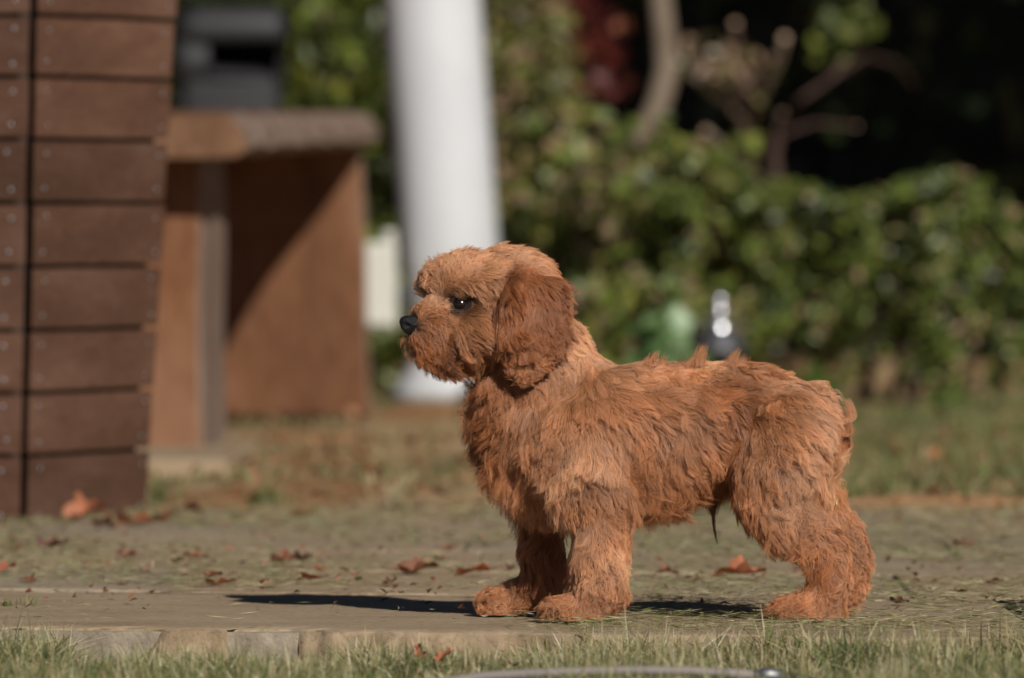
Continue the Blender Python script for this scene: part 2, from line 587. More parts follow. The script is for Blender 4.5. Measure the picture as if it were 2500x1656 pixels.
# clippings on the path
n = 90000
x = rng.uniform(-0.72, 0.72, n)
e = edge_y(x)
y = e + (10.5 - e) * rng.random(n) ** 1.25
P = np.stack([x, y, np.zeros(n)], 1)
dn = Noise(0.45, 47, out=1)(P * np.array([1, 0.55, 1]))[:, 0]
dn2 = Noise(0.10, 48, out=1)(P)[:, 0]
px_ = 1250 + x * F / y
py_ = 510 + CAM_H * F / y
dens = np.clip(0.50 + 0.34 * dn + 0.22 * dn2, 0.03, 1)
bareslab = (px_ < 1230) & (py_ > 1440)
dens = np.where(bareslab, np.where(rng.random(n) < 0.5, 0.03, 0.01), dens)
joint = np.zeros(n, dtype=bool)
for jx in JOINTS: joint |= (np.abs(x - jx[0] + 0.012 * np.sin(y * 30)) < 0.012) & (y > jx[1]) & (y < jx[2])
dens = np.where(joint & (rng.random(n) < 0.3), 0.8, dens)
dens = np.where((px_ > 1230) & (py_ > 1440), np.clip(dens + 0.15, 0, 1), dens)
keep = rng.random(n) < dens
x, y = x[keep], y[keep]
n = len(x)
az = rng.normal(0, 0.9, n) + np.pi * (rng.random(n) < 0.5)
L = rng.uniform(0.005, 0.026, n) * np.clip(y / 8, 0.9, 1.3)
d = np.stack([np.cos(az), np.sin(az), rng.normal(0, 0.10, n)], 1)
s = np.stack([-np.sin(az), np.cos(az), rng.normal(0, 0.5, n)], 1)
w = rng.uniform(0.0004, 0.0010, n)[:, None] * np.clip(y / 8, 1, 1.4)[:, None]
mid = np.stack([x, y, rng.uniform(0.0015, 0.006, n)], 1)
bend = np.stack([-np.sin(az), np.cos(az), 0 * az + 0.2], 1) * (L * rng.normal(0, 0.16, n))[:, None]
A0 = mid - d * L[:, None] / 2 + bend
A2 = mid + d * L[:, None] / 2 + bend
A0[:, 2] = np.maximum(A0[:, 2], 0.001); A2[:, 2] = np.maximum(A2[:, 2], 0.001)
V = np.stack([A0, mid - s * w / 2, mid + s * w / 2, A2], 1).reshape(-1, 3)
b = np.arange(n)[:, None] * 4
Fc = np.concatenate([b + np.array([[0, 1, 2]]), b + np.array([[1, 3, 2]])], 0)
c = np.where((rng.random(n) < 0.5)[:, None], pick([(0.40, 0.33, 0.19), (0.46, 0.39, 0.24), (0.33, 0.27, 0.15), (0.50, 0.45, 0.30)], n), pick([(0.20, 0.225, 0.075), (0.29, 0.29, 0.12), (0.15, 0.18, 0.055)], n))
tag(link('grass_clippings', np_mesh('grass_clippings', V, Fc, np.repeat(c, 4, 0)), M['straw']), 'dry grass clippings scattered over the stone path', 'grass clippings', kind='stuff')

# small crumbs of leaf on path and lawn behind
n = 1300
x = rng.uniform(-0.75, 0.75, n); y = 7.6 + rng.random(n) ** 0.8 * 3.2
P = np.stack([x, y, rng.uniform(0.002, 0.006, n)], 1)
def chips(P, size, pal, up=0.5):
    n = len(P)
    a = norm(rng.normal(size=(n, 3)) * np.array([1, 1, 0.35]))
    nrm = norm(np.stack([rng.normal(0, up, n), rng.normal(0, up, n), np.ones(n)], 1))
    b2 = norm(np.cross(nrm, a)); a = norm(np.cross(b2, nrm))
    s = size[:, None]
    k = rng.uniform(0.4, 1.0, (n, 4, 1))
    V = np.stack([P - a * s * k[:, 0], P - b2 * s * 0.6 * k[:, 1] + nrm * s * 0.2, P + a * s * k[:, 2], P + b2 * s * 0.6 * k[:, 3] + nrm * s * 0.25], 1).reshape(-1, 3)
    b = np.arange(n)[:, None] * 4
    Fc = np.concatenate([b + np.array([[0, 1, 2]]), b + np.array([[0, 2, 3]])], 0)
    return V, Fc, np.repeat(pick(pal, n, 0.3), 4, 0)
browns = [(0.17, 0.070, 0.038), (0.24, 0.10, 0.055), (0.12, 0.055, 0.032), (0.30, 0.16, 0.09)]
V, Fc, C = chips(P, rng.uniform(0.002, 0.0085, n), browns)
tag(link('leaf_crumbs', np_mesh('leaf_crumbs', V, Fc, C), M['dry_leaf']), 'broken crumbs of brown leaves on the stone path', 'leaf litter', kind='stuff')
n = 1500
x = rng.uniform(-1.0, 1.0, n); y = 10.4 + rng.random(n) * 5
px_ = 1250 + x * F / y
k = rng.random(n) < np.where((px_ > 550) & (px_ < 1300) & (y < 13.5), 0.55, 0.08)
P = np.stack([x, y, np.full(n, 0.012)], 1)[k]
V, Fc, C = chips(P, rng.uniform(0.009, 0.024, len(P)), [(0.30, 0.125, 0.055), (0.38, 0.20, 0.10), (0.22, 0.095, 0.045)], 0.6)
tag(link('leaf_litter', np_mesh('leaf_litter', V, Fc, C), M['dry_leaf']), 'rusty leaf litter on the lawn between path and bench', 'leaf litter', kind='stuff')

# ------------------------------------------------------------------ fallen leaves, one object each
def fallen_leaf(px, py, size, col, label, curl=0.6, rot=None, lobes=5, tilt=0.15, zbase=0.0):
    s = size / F * (CAM_H * F / (py - 510.0)) / 1.7        # half length in metres
    p = ground(px, py, zbase)
    n_out = 30
    rr = random.Random(int(px * 13 + py))
    rings = [0.0, 0.35, 0.7, 1.0]
    V = [(0, 0, 0)]
    ph = rr.uniform(0, 6)
    for q in rings[1:]:
        for k in range(n_out):
            a = 2 * math.pi * k / n_out
            lob = 0.62 + 0.30 * abs(math.cos(lobes * a / 2.0)) ** 1.5 + 0.06 * math.sin(11 * a + ph)
            prof = (1.0 if math.cos(a) > 0 else 0.8) * (0.78 + 0.22 * abs(math.cos(a)))
            r_ = q * (lob if q == 1 else 0.5 * lob + 0.36) * prof
            V.append((r_ * math.cos(a), r_ * math.sin(a) * 0.78, 0))
    out = []
    curl = curl * 1.05 + 0.20
    tilt = tilt * 0.9 + 0.08
    c1, c2 = curl * rr.uniform(0.7, 1.2), curl * rr.uniform(-0.3, 0.9)
    for (a, b, z) in V:
        z = c1 * b * b * 0.9 + c2 * a * a * 0.45 + 0.10 * curl * math.sin(4.2 * a + ph) * math.cos(3.7 * b + 1) + 0.05 * math.sin(9 * b + 5 * a)
        k = 1.0 - 0.25 * abs(c1) * b * b
        out.append((a, b * k, z - 0.06 * (abs(b) < 0.05)))
    rot = rr.uniform(0, 2 * math.pi) if rot is None else rot
    Mx = Matrix.Rotation(rot, 4, 'Z') @ Matrix.Rotation(rr.uniform(-tilt, tilt), 4, 'X') @ Matrix.Rotation(rr.uniform(-tilt, tilt), 4, 'Y')
    P = [Mx @ (Vector(v) * s) for v in out]
    zmin = min(v.z for v in P)
    P = [(v.x, v.y, v.z - zmin + 0.0012) for v in P]
    faces = [(0, 1 + k, 1 + (k + 1) % n_out) for k in range(n_out)]
    for q in range(2):
        o_, i_ = 1 + (q + 1) * n_out, 1 + q * n_out
        for k in range(n_out):
            k2 = (k + 1) % n_out
            faces += [(i_ + k, o_ + k, o_ + k2), (i_ + k, o_ + k2, i_ + k2)]
    cols = np.array([col] * len(P)) * rng.uniform(0.72, 1.2, (len(P), 1))
    me = np_mesh('fallen_leaf', P, faces, cols, True)
    # stalk
    root = bpy.data.objects.new('fallen_leaf', me)
    COL.objects.link(root)
    me.materials.append(M['dry_leaf'])
    root.location = p
    tag(root, label, 'leaf', 'dry leaves fallen on the path and lawn')
    bm = bmesh.new()
    e0 = Vector(P[1 + 2 * n_out + n_out // 2])
    dirv = (Mx @ Vector((-1, 0.15, 0))).normalized()
    pts = [e0, e0 + dirv * s * 0.35 + Vector((0, 0, s * 0.05)), e0 + dirv * s * 0.62 + Vector((0, 0, s * 0.12))]
    tube_bm(bm, pts, [s * 0.035, s * 0.028, s * 0.03], 5)
    st = bm_done(bm, 'stalk', None)
    st.data.materials.append(M['stalk'])
    st.parent = root
    return root

M['stalk'] = plain('leaf_stalk', (0.20, 0.09, 0.05), 0.7)
RUST, RED, BRN, DRK, PALE = (0.40, 0.145, 0.070), (0.33, 0.10, 0.055), (0.24, 0.105, 0.060), (0.115, 0.048, 0.028), (0.36, 0.25, 0.18)
fl = fallen_leaf
fl(200, 1272, 118, RUST, 'big curled rust leaf leaning at the foot of the plank post', 1.5, 0.6, tilt=0.95)
fl(284, 1268, 92, BRN, 'crumpled brown leaf just beside the big rust leaf by the post', 1.2)
fl(330, 1284, 140, RUST, 'long flat orange leaf lying in front of the plank post corner', 0.4, 0.2)
fl(250, 1290, 80, DRK, 'dark crumpled leaf in front of the big rust leaf at the post foot', 1.2, 0.3)
fl(398, 1270, 76, BRN, 'brown leaf right of the long flat orange leaf near the grass tuft', 1.0, 0.2)
fl(465, 1258, 66, DRK, 'dark curled leaf standing alone between post and orange ground', 1.3, 0.4, tilt=0.5)
fl(121, 1348, 90, DRK, 'darkest upright leaf on the path below the plank post', 1.4, 0.1, tilt=0.5)
fl(37, 1346, 76, RED, 'reddish leaf left of the darkest upright leaf', 0.7)
fl(14, 1400, 70, RED, 'red folded leaf cut by the left edge of the photo', 1.4, 0.9, tilt=0.5)
fl(68, 1427, 74, BRN, 'flat brown leaf near the left end of the bare slab', 0.5)
fl(322, 1362, 60, BRN, 'brown leaf with a raised tip under the long orange leaf', 1.1)
fl(362, 1404, 66, PALE, 'pale grey curled leaf on the path left of centre', 1.5, 0.8, tilt=0.4)
fl(300, 1432, 44, DRK, 'small dark brown leaf at the back rim of the bare slab', 0.5)
fl(434, 1382, 58, BRN, 'small brown leaf right of the pale grey curled leaf', 0.9)
fl(470, 1364, 70, RED, 'thin reddish leaf sliver behind the small brown leaf', 0.3, 0.1)
fl(515, 1414, 60, BRN, 'greyish brown arched leaf behind the flat rust leaf at the slab rim', 1.3)
fl(530, 1432, 90, RED, 'flat rust leaf touching the back rim of the bare slab', 0.5, 0.2)
fl(554, 1290, 52, BRN, 'brown leaf on the far edge of the path left of centre', 0.8)
fl(690, 1377, 84, BRN, 'cupped brown leaf behind the dog shadow, leftmost of the close pair', 1.2, 0.2)
fl(742, 1371, 62, DRK, 'dark curled leaf, right hand one of the close pair behind the shadow', 1.4)
fl(783, 1394, 60, RUST, 'light orange flat leaf in front of the close pair of leaves', 0.4)
fl(760, 1420, 76, RED, 'pinkish red leaf lying just behind the tip of the dog shadow', 0.6, 2.7)
fl(866, 1412, 46, RED, 'small arched reddish leaf behind the middle of the dog shadow', 1.2)
fl(950, 1432, 46, DRK, 'small dark folded leaf at the rim of the dog shadow', 1.5, 0.7, tilt=0.5)
fl(1010, 1404, 118, BRN, 'large crumpled brown leaf left of the front paws', 1.1, 0.15)
fl(1098, 1345, 64, RUST, 'orange leaf on the path behind the large crumpled brown leaf', 0.6)
fl(1163, 1410, 104, RUST, 'red orange forked leaf nearest to the far front paw', 0.9, 2.9, 3)
fl(1246, 1396, 40, DRK, 'small dark upright leaf against the far front leg', 1.4, 1.2, tilt=0.6)
fl(735, 1266, 70, BRN, 'blurred brown leaf on the far side of the path at centre left', 0.9)
fl(1632, 1405, 70, BRN, 'brown arched leaf under the dog belly, left of the big rust leaf', 0.9)
fl(1792, 1412, 150, RUST, 'big rust leaf lying under the dog belly near the hind leg', 0.8, 0.25)
fl(2352, 1340, 74, BRN, 'brown leaf on the path right of the dog, farthest back', 0.9)
fl(2190, 1476, 56, DRK, 'thin dark leaf behind the hind paw at right', 0.9, 0.1)
fl(2420, 1430, 60, DRK, 'narrow dark leaf near the right edge of the photo', 0.8, 0.2)
fl(1024, 1612, 60, RED, 'upright reddish leaf stuck in the front lawn', 1.5, 1.9, tilt=1.0, zbase=-0.008)
fl(1084, 1618, 66, RUST, 'folded rust leaf in the front lawn beside the upright reddish leaf', 1.3, 0.8, tilt=0.7, zbase=-0.008)
fl(1250, 1634, 46, DRK, 'small dark leaf in the front lawn just above the hose', 0.9, tilt=0.5, zbase=-0.008)
fl(1075, 1392 - 20, 44, BRN, 'tiny brown leaf between the crumpled brown leaf and orange leaf', 1.0)

# ------------------------------------------------------------------ plank-clad post at the left
post_o = at(72, 1272, 9.95); post_o.z = 0
post = empty('plank_post', (post_o.x, post_o.y, 0), 'brown plank clad wooden post with rows of screws at the left', 'wooden post')
ZT = 0.80
def post_edge(px_top, px_bot, d):
    lo = at(px_bot, 1270, d); hi = at(px_top, 0, d)
    def f(z):
        t = (z - lo.z) / (hi.z - lo.z)
        return Vector((lo.x + (hi.x - lo.x) * t, d, z))
    return f
D0, D1 = 9.93, 10.22
cornR = post_edge(92, 66, D0)      # near corner, start of right face
endR = post_edge(434, 356, D1)     # far end of right face
cornL = post_edge(75, 51, D0 - 0.002)      # near corner, start of left face
nR = Vector((D1 - D0, -(endR(0.3).x - cornR(0.3).x), 0)).normalized()       # outward normal of right face
nL = Vector((-nR.y, nR.x, 0)) * -1
if nL.y > 0: nL = -nL
dirL = Vector((-abs(nR.x), nR.y, 0))
dirL = Vector((nR.y, -nR.x, 0)).normalized()
if dirL.x > 0: dirL = -dirL
dirL = Vector((-0.90, 0.43, 0)).normalized()
nL = Vector((-0.43, -0.90, 0)).normalized()
def endL(z): return cornL(z) + dirL * 0.33
rows_py = [-270, -117, 37, 187, 340, 496, 652, 808, 961, 1114, 1272]
rows_z = [max(0.0, at(72, y_, D0).z) for y_ in rows_py]
rows_z[-1] = -0.01
scr_me = bpy.data.meshes.new('screw')
bm = bmesh.new()
bmesh.ops.create_uvsphere(bm, u_segments=12, v_segments=6, radius=0.0022)
for v in bm.verts: v.co.z *= 0.45
for f_ in bm.faces: f_.smooth = True
bm.to_mesh(scr_me); bm.free()
scr_me.materials.append(M['screw'])
def wall_face(a, b_, nrm, name='plank', both=True):
    th = 0.016
    for k in range(len(rows_z) - 1):
        zt, zb = rows_z[k] - 0.0026, rows_z[k + 1] + 0.0026
        off = rs.uniform(-0.0015, 0.0015)
        cs = []
        e1, e2 = rs.uniform(0, 0.001), rs.uniform(-.001, .001)
        for z in (zb, zt):
            dzr = 0.0
            A_, B_ = a(z), b_(z)
            ax = (B_ - A_).normalized()
            A_ = A_ + nrm * off + ax * e1; B_ = B_ + nrm * (off + e2 * 0.5)
            cs += [A_, B_, B_ - nrm * th, A_ - nrm * th + ax * th * 1.08]
        bm = hexa_bm(cs)
        pk = bm_done(bm, name, M['plank'], post, 0.0016)
        zmid = (zb + zt) / 2
        for z in (zb + 0.014, zt - 0.014):
            A_, B_ = a(z), b_(z)
            ax = (B_ - A_)
            L = ax.length
            ax.normalize()
            for s in ((0.028, L - 0.022) if both else (0.024, L - 0.03)):
                w = A_ + ax * (s + rs.uniform(-.004, .004)) + nrm * (off + 0.0002)
                sc = bpy.data.objects.new('screw', scr_me)
                COL.objects.link(sc)
                sc.parent = pk
                sc.location = w + Vector((0, 0, rs.uniform(-.002, .002))) - post.location
                sc.rotation_euler = nrm.to_track_quat('Z', 'Y').to_euler()
wall_face(cornR, endR, nR)
wall_face(cornL, endL, nL, both=False)
# core behind the cladding with far sides, coloured dark to shade the corner seam
def inset(p, k): return p
core = []
for z in (-0.01, rows_z[0] - 0.002):
    A_ = cornR(z) - nR * 0.018 + (endR(z) - cornR(z)).normalized() * 0.004
    B_ = endR(z) - nR * 0.018 - (endR(z) - cornR(z)).normalized() * 0.003
    C_ = cornL(z) - nL * 0.018
    Dp = endL(z) - nL * 0.018
    core += [cornR(z) - nR * 0.017 - nL * 0.020, B_, B_ + dirL * 0.30, Dp]
bm_done(hexa_bm(core), 'core', M['core'], post)
top = []
zt = rows_z[0]
A_, B_, Dp = cornR(zt), endR(zt), endL(zt)
cen = (B_ + Dp) / 2
quad = [A_, B_, B_ + (Dp - A_), Dp]
quad = [cen + (q - cen) * 1.06 for q in quad]
bm = hexa_bm([Vector((q.x, q.y, zt + 0.001)) for q in quad] + [Vector((q.x, q.y, zt + 0.024)) for q in quad])
bm_done(bm, 'cap', M['plank'], post, 0.003)

# ------------------------------------------------------------------ rustic bench
bench_o = Vector((-0.5, 13.5, 0))
bench = empty('bench', bench_o, 'rustic bench of thick brown slabs with weathered edge beside the post', 'bench')
zb_, zt_ = 0.431, 0.492
n1 = at(606, 380, 12.45); n2 = at(930, 330, 15.35)
axis = Vector((n2.x - n1.x, n2.y - n1.y, 0)).normalized()
leftv = Vector((-axis.y, axis.x, 0))
W_ = 0.42
wob = Noise(0.35, 61, out=2)
def slab_top():
    bm = bmesh.new()
    n = 40
    L = (n2 - n1).length
    rows = []
    for i in range(n + 1):
        t = i / n
        c0 = Vector((n1.x, n1.y, 0)) + axis * L * t
        w = wob(np.array([[c0.x, c0.y, 0]]))[0]
        rise = 0.040 * t
        r0 = c0 + axis.cross(Vector((0, 0, 1))) * 0.006 * w[0]
        prof = [(0.018, zb_ + 0.002), (0.0, zb_ + 0.014), (0.004 + 0.003 * w[1], zb_ + 0.040), (0.020, zt_ - 0.004), (0.030, zt_),
                (W_ - 0.03, zt_), (W_, zt_ - 0.02), (W_ - 0.006, zb_ + 0.01), (W_ - 0.02, zb_)]
        rows.append([bm.verts.new(r0 + leftv * a + Vector((0, 0, z + rise + 0.003 * w[1]))) for a, z in prof])
    m = len(rows[0])
    for i in range(n):
        for j in range(m):
            f = bm.faces.new((rows[i][j], rows[i][(j + 1) % m], rows[i + 1][(j + 1) % m], rows[i + 1][j]))
            f.material_index = 1 if j in (0, 1, 2, 3) else 0
    f = bm.faces.new(rows[0][::-1]); f.material_index = 2
    f = bm.faces.new(rows[-1]); f.material_index = 2
    o = bm_done(bm, 'seat', None, bench)
    for k in ('bench', 'bench_side', 'bench_end'): o.data.materials.append(M[k])
slab_top()
def upright(pxl, pxr, d, base_py, thick, name, lean_px, sidew=0.0):
    """Standing slab under the seat: front face at depth d from pixel pxl to pxr at its foot."""
    a0 = at(pxl, base_py, d); b0 = at(pxr, base_py, d)
    bm = bmesh.new()
    n = 14
    rows = []
    z1 = zb_ + (0.012 if d < 13 else 0.045)
    for i in range(n + 1):
        t = i / n
        z = z1 * t
        sh = -lean_px / F * d * t
        w = wob(np.array([[d, z, pxl * 0.01]]))[0] * 0.45
        xl, xr = a0.x + sh, b0.x + sh + 0.004 * w[0]
        prof = [(xl, d), (xr - 0.005, d), (xr - 0.001, d + 0.006), (xr + sidew * 0.6 + 0.004 * w[1], d + thick * 0.55), (xr + sidew, d + thick), (xl, d + thick)]
        rows.append([bm.verts.new((p[0], p[1], z)) for p in prof])
    m = len(rows[0])
    for i in range(n):
        for j in range(m):
            f = bm.faces.new((rows[i][j], rows[i][(j + 1) % m], rows[i + 1][(j + 1) % m], rows[i + 1][j]))
            f.material_index = 1 if j in (1, 2, 3) else 0
            f.smooth = False
    bm.faces.new(rows[0][::-1]); bm.faces.new(rows[-1])
    o = bm_done(bm, name, None, bench)
    o.data.materials.append(M['bench']); o.data.materials.append(M['bench_side'])
    return o
bmesh_post = upright(300, 500, 12.58, 1112, 0.36, 'leg', 10, 0.022)
upright(480, 905, 15.05, 1013, 0.12, 'leg', 18, -0.006)
# flat paving block under the near leg
pb = ground(370, 1162); 
bm = hexa_bm([Vector((-0.72, 11.95, -0.02)), Vector((-0.395, 11.95, -0.02)), Vector((-0.375, 12.95, -0.02)), Vector((-0.75, 12.95, -0.02)),
              Vector((-0.72, 11.95, 0.012)), Vector((-0.395, 11.95, 0.012)), Vector((-0.375, 12.95, 0.012)), Vector((-0.75, 12.95, 0.012))])
tag(bm_done(bm, 'paving_block', M['stone'], None, 0.005), 'flat tan stone block under the near leg of the bench', 'stone block')

# ------------------------------------------------------------------ grey bin behind the bench
bd = 16.5
bl, br = at(425, 300, bd), at(698, 300, bd)
bcx = (bl.x + br.x) / 2
bw = (br.x - bl.x)
bin_o = empty('litter_bin', (bcx, bd + 0.14, 0), 'dark grey plastic bin with hooded lid behind the bench', 'bin')
z_lid = at(560, 105, bd).z
z_top = at(560, 14, bd).z
def rrect(cx, cy, w, d, r, n=5):
    pts = []
    for sx, sy, a0 in ((1, 1, 0), (-1, 1, 90), (-1, -1, 180), (1, -1, 270)):
        for k in range(n + 1):
            a = R(a0 + 90 * k / n)
            pts.append((cx + sx * (w / 2 - r) + r * math.cos(a), cy + sy * (d / 2 - r) + r * math.sin(a)))
    return pts
def loft(rings):
    bm = bmesh.new()
    V = [[bm.verts.new(p) for p in ring] for ring in rings]
    m = len(V[0])
    for i in range(len(V) - 1):
        for j in range(m):
            bm.faces.new((V[i][j], V[i][(j + 1) % m], V[i + 1][(j + 1) % m], V[i + 1][j])).smooth = True
    bm.faces.new(V[0][::-1]); bm.faces.new(V[-1])
    return bm
cy = bd + 0.14
bwid = bw * 0.93
body_r = []
for z, k in ((0.0, 0.90), (0.03, 0.92), (0.3, 0.95), (z_lid - 0.077, 0.985), (z_lid - 0.072, 0.985)):
    body_r.append([(x, y, z) for x, y in rrect(bcx, cy, bwid * k, 0.26 * k, 0.03)])
bm_done(loft(body_r), 'body', M['bin'], bin_o)
# upper housing: side cheeks and a back round the slot
zz0, zz1 = z_lid - 0.072, z_lid + 0.006
for sx, w in ((-1, 0.30), (1, 0.06)):
    cx_ = bcx + sx * (bwid / 2 - bwid * w / 2)
    rr_ = [[(x, y, z) for x, y in rrect(cx_, cy, bwid * w, 0.256, 0.012)] for z in (zz0, zz1)]
    bm_done(loft(rr_), 'cheek', M['bin'], bin_o)
rr_ = [[(x, y, z) for x, y in rrect(bcx + bwid * 0.12, cy + 0.09, bwid * 0.64, 0.05, 0.01)] for z in (zz0, zz1)]
bm_done(loft(rr_), 'back_panel', M['bin_dark'], bin_o)
# slanting chute plate in the opening
c = [Vector((bcx - bwid * 0.19, cy - 0.115, zz0 + 0.016)), Vector((bcx + bwid * 0.43, cy - 0.115, zz0 + 0.008)), Vector((bcx + bwid * 0.43, cy + 0.02, zz0 + 0.036)), Vector((bcx - bwid * 0.19, cy + 0.02, zz0 + 0.044))]
bm = hexa_bm([v - Vector((0, 0, 0.008)) for v in c] + c)
bm_done(bm, 'chute', M['bin'], bin_o, 0.002)
lid = []
for z, k, kd in ((z_lid + 0.002, 1.02, 1.0), (z_lid + 0.02, 1.08, 1.06), (z_lid + 0.045, 1.06, 1.04), (z_lid + 0.068, 0.92, 0.9), (z_top, 0.62, 0.6)):
    lid.append([(x, y, z) for x, y in rrect(bcx + 0.006, cy, bwid * k, 0.27 * kd, 0.035 * k)])
bm_done(loft(lid), 'lid', M['bin'], bin_o)

# ------------------------------------------------------------------ white column
cd = 16.1
base = ground(1125, 985)
base = at(1128, 975, cd); base.z = 0
column = empty('column', base, 'round white painted column with flared foot, leaning slightly', 'column')
ptop = at(1056, 0, cd)
pb_ = at(1122, 905, cd)
slope = (ptop - pb_) / (ptop.z - pb_.z)
def col_c(z): return Vector((pb_.x + slope.x * (z - pb_.z), cd, z))
rad = 118.0 / F * cd
bm = bmesh.new()
tube_bm(bm, [col_c(z) for z in np.linspace(0.05, 2.6, 12)], rad, 48)
bm_done(bm, 'shaft', M['white'], column)
prof = [(0.0, 166), (0.030, 166), (0.034, 158), (0.040, 150), (0.052, 146), (0.058, 134), (0.075, 122), (0.080, 119)]
bm = bmesh.new()
tube_bm(bm, [Vector((col_c(z).x, cd, z)) for z, _ in prof], [p[1] / F * cd for p in prof], 48)
bm_done(bm, 'foot', M['white'], column)

# cream service box beside the column
jd = 15.98
j0, j1 = at(886, 800, jd), at(968, 592, jd)
jbox = empty('service_box', ((j0.x + j1.x) / 2, jd + 0.03, j0.z), 'cream plastic service box fixed at the side of the white column', 'service box')
bm = hexa_bm([Vector((j0.x, jd, j0.z)), Vector((j1.x, jd, j0.z)), Vector((j1.x, jd + 0.06, j0.z)), Vector((j0.x, jd + 0.06, j0.z)),
              Vector((j0.x, jd, j1.z)), Vector((j1.x, jd, j1.z)), Vector((j1.x, jd + 0.06, j1.z)), Vector((j0.x, jd + 0.06, j1.z))])
bm_done(bm, 'case', M['cream'], jbox, 0.004)
bm = hexa_bm([Vector((j0.x + 0.005, jd - 0.006, j0.z + 0.006)), Vector((j1.x - 0.005, jd - 0.006, j0.z + 0.006)), Vector((j1.x - 0.005, jd - 0.0005, j0.z + 0.006)), Vector((j0.x + 0.005, jd - 0.0005, j0.z + 0.006)),
              Vector((j0.x + 0.005, jd - 0.006, j1.z - 0.006)), Vector((j1.x - 0.005, jd - 0.006, j1.z - 0.006)), Vector((j1.x - 0.005, jd - 0.0005, j1.z - 0.006)), Vector((j0.x + 0.005, jd - 0.0005, j1.z - 0.006))])
bm_done(bm, 'cover', M['cream'], jbox, 0.002)
bm = bmesh.new()
cpt = at(950, 592, jd + 0.03)
tube_bm(bm, [Vector((cpt.x, jd + 0.03, j1.z - 0.002)), Vector((cpt.x, jd + 0.03, j1.z + 0.022))], 0.0125, 16)
bm_done(bm, 'conduit', M['cream'], jbox)
bm = hexa_bm([Vector((j1.x - 0.01, jd + 0.061, j0.z + 0.05)), Vector((j1.x + 0.05, jd + 0.061, j0.z + 0.05)), Vector((j1.x + 0.05, jd + 0.066, j0.z + 0.05)), Vector((j1.x - 0.01, jd + 0.066, j0.z + 0.05)),
              Vector((j1.x - 0.01, jd + 0.061, j0.z + 0.07)), Vector((j1.x + 0.05, jd + 0.061, j0.z + 0.07)), Vector((j1.x + 0.05, jd + 0.066, j0.z + 0.07)), Vector((j1.x - 0.01, jd + 0.066, j0.z + 0.07))])
bm_done(bm, 'bracket', M['iron'], jbox)

# ------------------------------------------------------------------ plants behind
def leaves_mesh(name, P, size, pal, out=None, weights=None, aspect=0.5, up=0.4, jit=0.3):
    """Folded four-face leaves at points P; out = preferred facing directions."""
    n = len(P)
    size = np.broadcast_to(size, n) if np.ndim(size) else np.full(n, size)
    nrm = rng.normal(size=(n, 3)) * 0.75 + np.array([0, 0, up])
    if out is not None: nrm = nrm + out * 0.8
    nrm = norm(nrm)
    a = norm(np.cross(nrm, rng.normal(size=(n, 3))))
    b = np.cross(nrm, a)
    s = size[:, None]
    A0, A1 = P - a * s * 0.5, P + a * s * 0.5
    mid = P - nrm * s * 0.06
    wv = b * s * aspect * 0.5 + nrm * s * 0.05
    wv2 = -b * s * aspect * 0.5 + nrm * s * 0.05
    V = np.stack([A0, mid + wv - a * s * 0.08, A1 - nrm * s * 0.12, mid + wv2 - a * s * 0.08, mid], 1).reshape(-1, 3)
    k = np.arange(n)[:, None] * 5
    Fc = np.concatenate([k + np.array([[0, 4, 1]]), k + np.array([[4, 2, 1]]), k + np.array([[0, 3, 4]]), k + np.array([[4, 3, 2]])], 0)
    C = np.repeat(pick(pal, n, jit, weights), 5, 0)
    return np_mesh(name, V, Fc, C)


def ell_points(c, r, n, shell=0.5, lump=0.25, seed=1):
    """Points through an ellipsoid, denser near its lumpy surface."""
    d = norm(rng.normal(size=(n, 3)))
    q = rng.random(n) ** (1 / 3.0)
    q = np.where(rng.random(n) < shell, 0.8 + 0.2 * q, q)
    w = Noise(0.9, seed, out=1)(d)[:, 0]
    q = q * (1 + lump * w)
    return np.array(c) + d * q[:, None] * np.array(r), d


def stems(name, parent, root, tips, r0, mat, wob=0.03, sub=True):
    bm = bmesh.new()
    for t in tips:
        t = Vector(t)
        k = 6
        pts = []
        for i in range(k + 1):
            q = i / k
            p = root.lerp(t, q)
            p = p + Vector((random.uniform(-1, 1), random.uniform(-1, 1), 0)) * wob * math.sin(math.pi * q)
            p.x += (t.x - root.x) * 0.25 * math.sin(math.pi * q)
            pts.append(p)
        tube_bm(bm, pts, [r0 * (1 - 0.7 * i / k) for i in range(k + 1)], 7, wob=0.08)
    return bm_done(bm, name, mat, parent)


GR_MID = [(0.075, 0.105, 0.018), (0.105, 0.14, 0.024), (0.050, 0.070, 0.014), (0.145, 0.165, 0.032)]
GR_LIGHT = [(0.17, 0.22, 0.038), (0.22, 0.26, 0.048), (0.12, 0.165, 0.03), (0.27, 0.265, 0.06)]
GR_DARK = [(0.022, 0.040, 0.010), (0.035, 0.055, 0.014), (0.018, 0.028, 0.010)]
GR_OLIVE = [(0.20, 0.19, 0.055), (0.17, 0.14, 0.06), (0.25, 0.22, 0.06), (0.12, 0.13, 0.035)]
TAN = [(0.36, 0.24, 0.14), (0.28, 0.18, 0.11)]


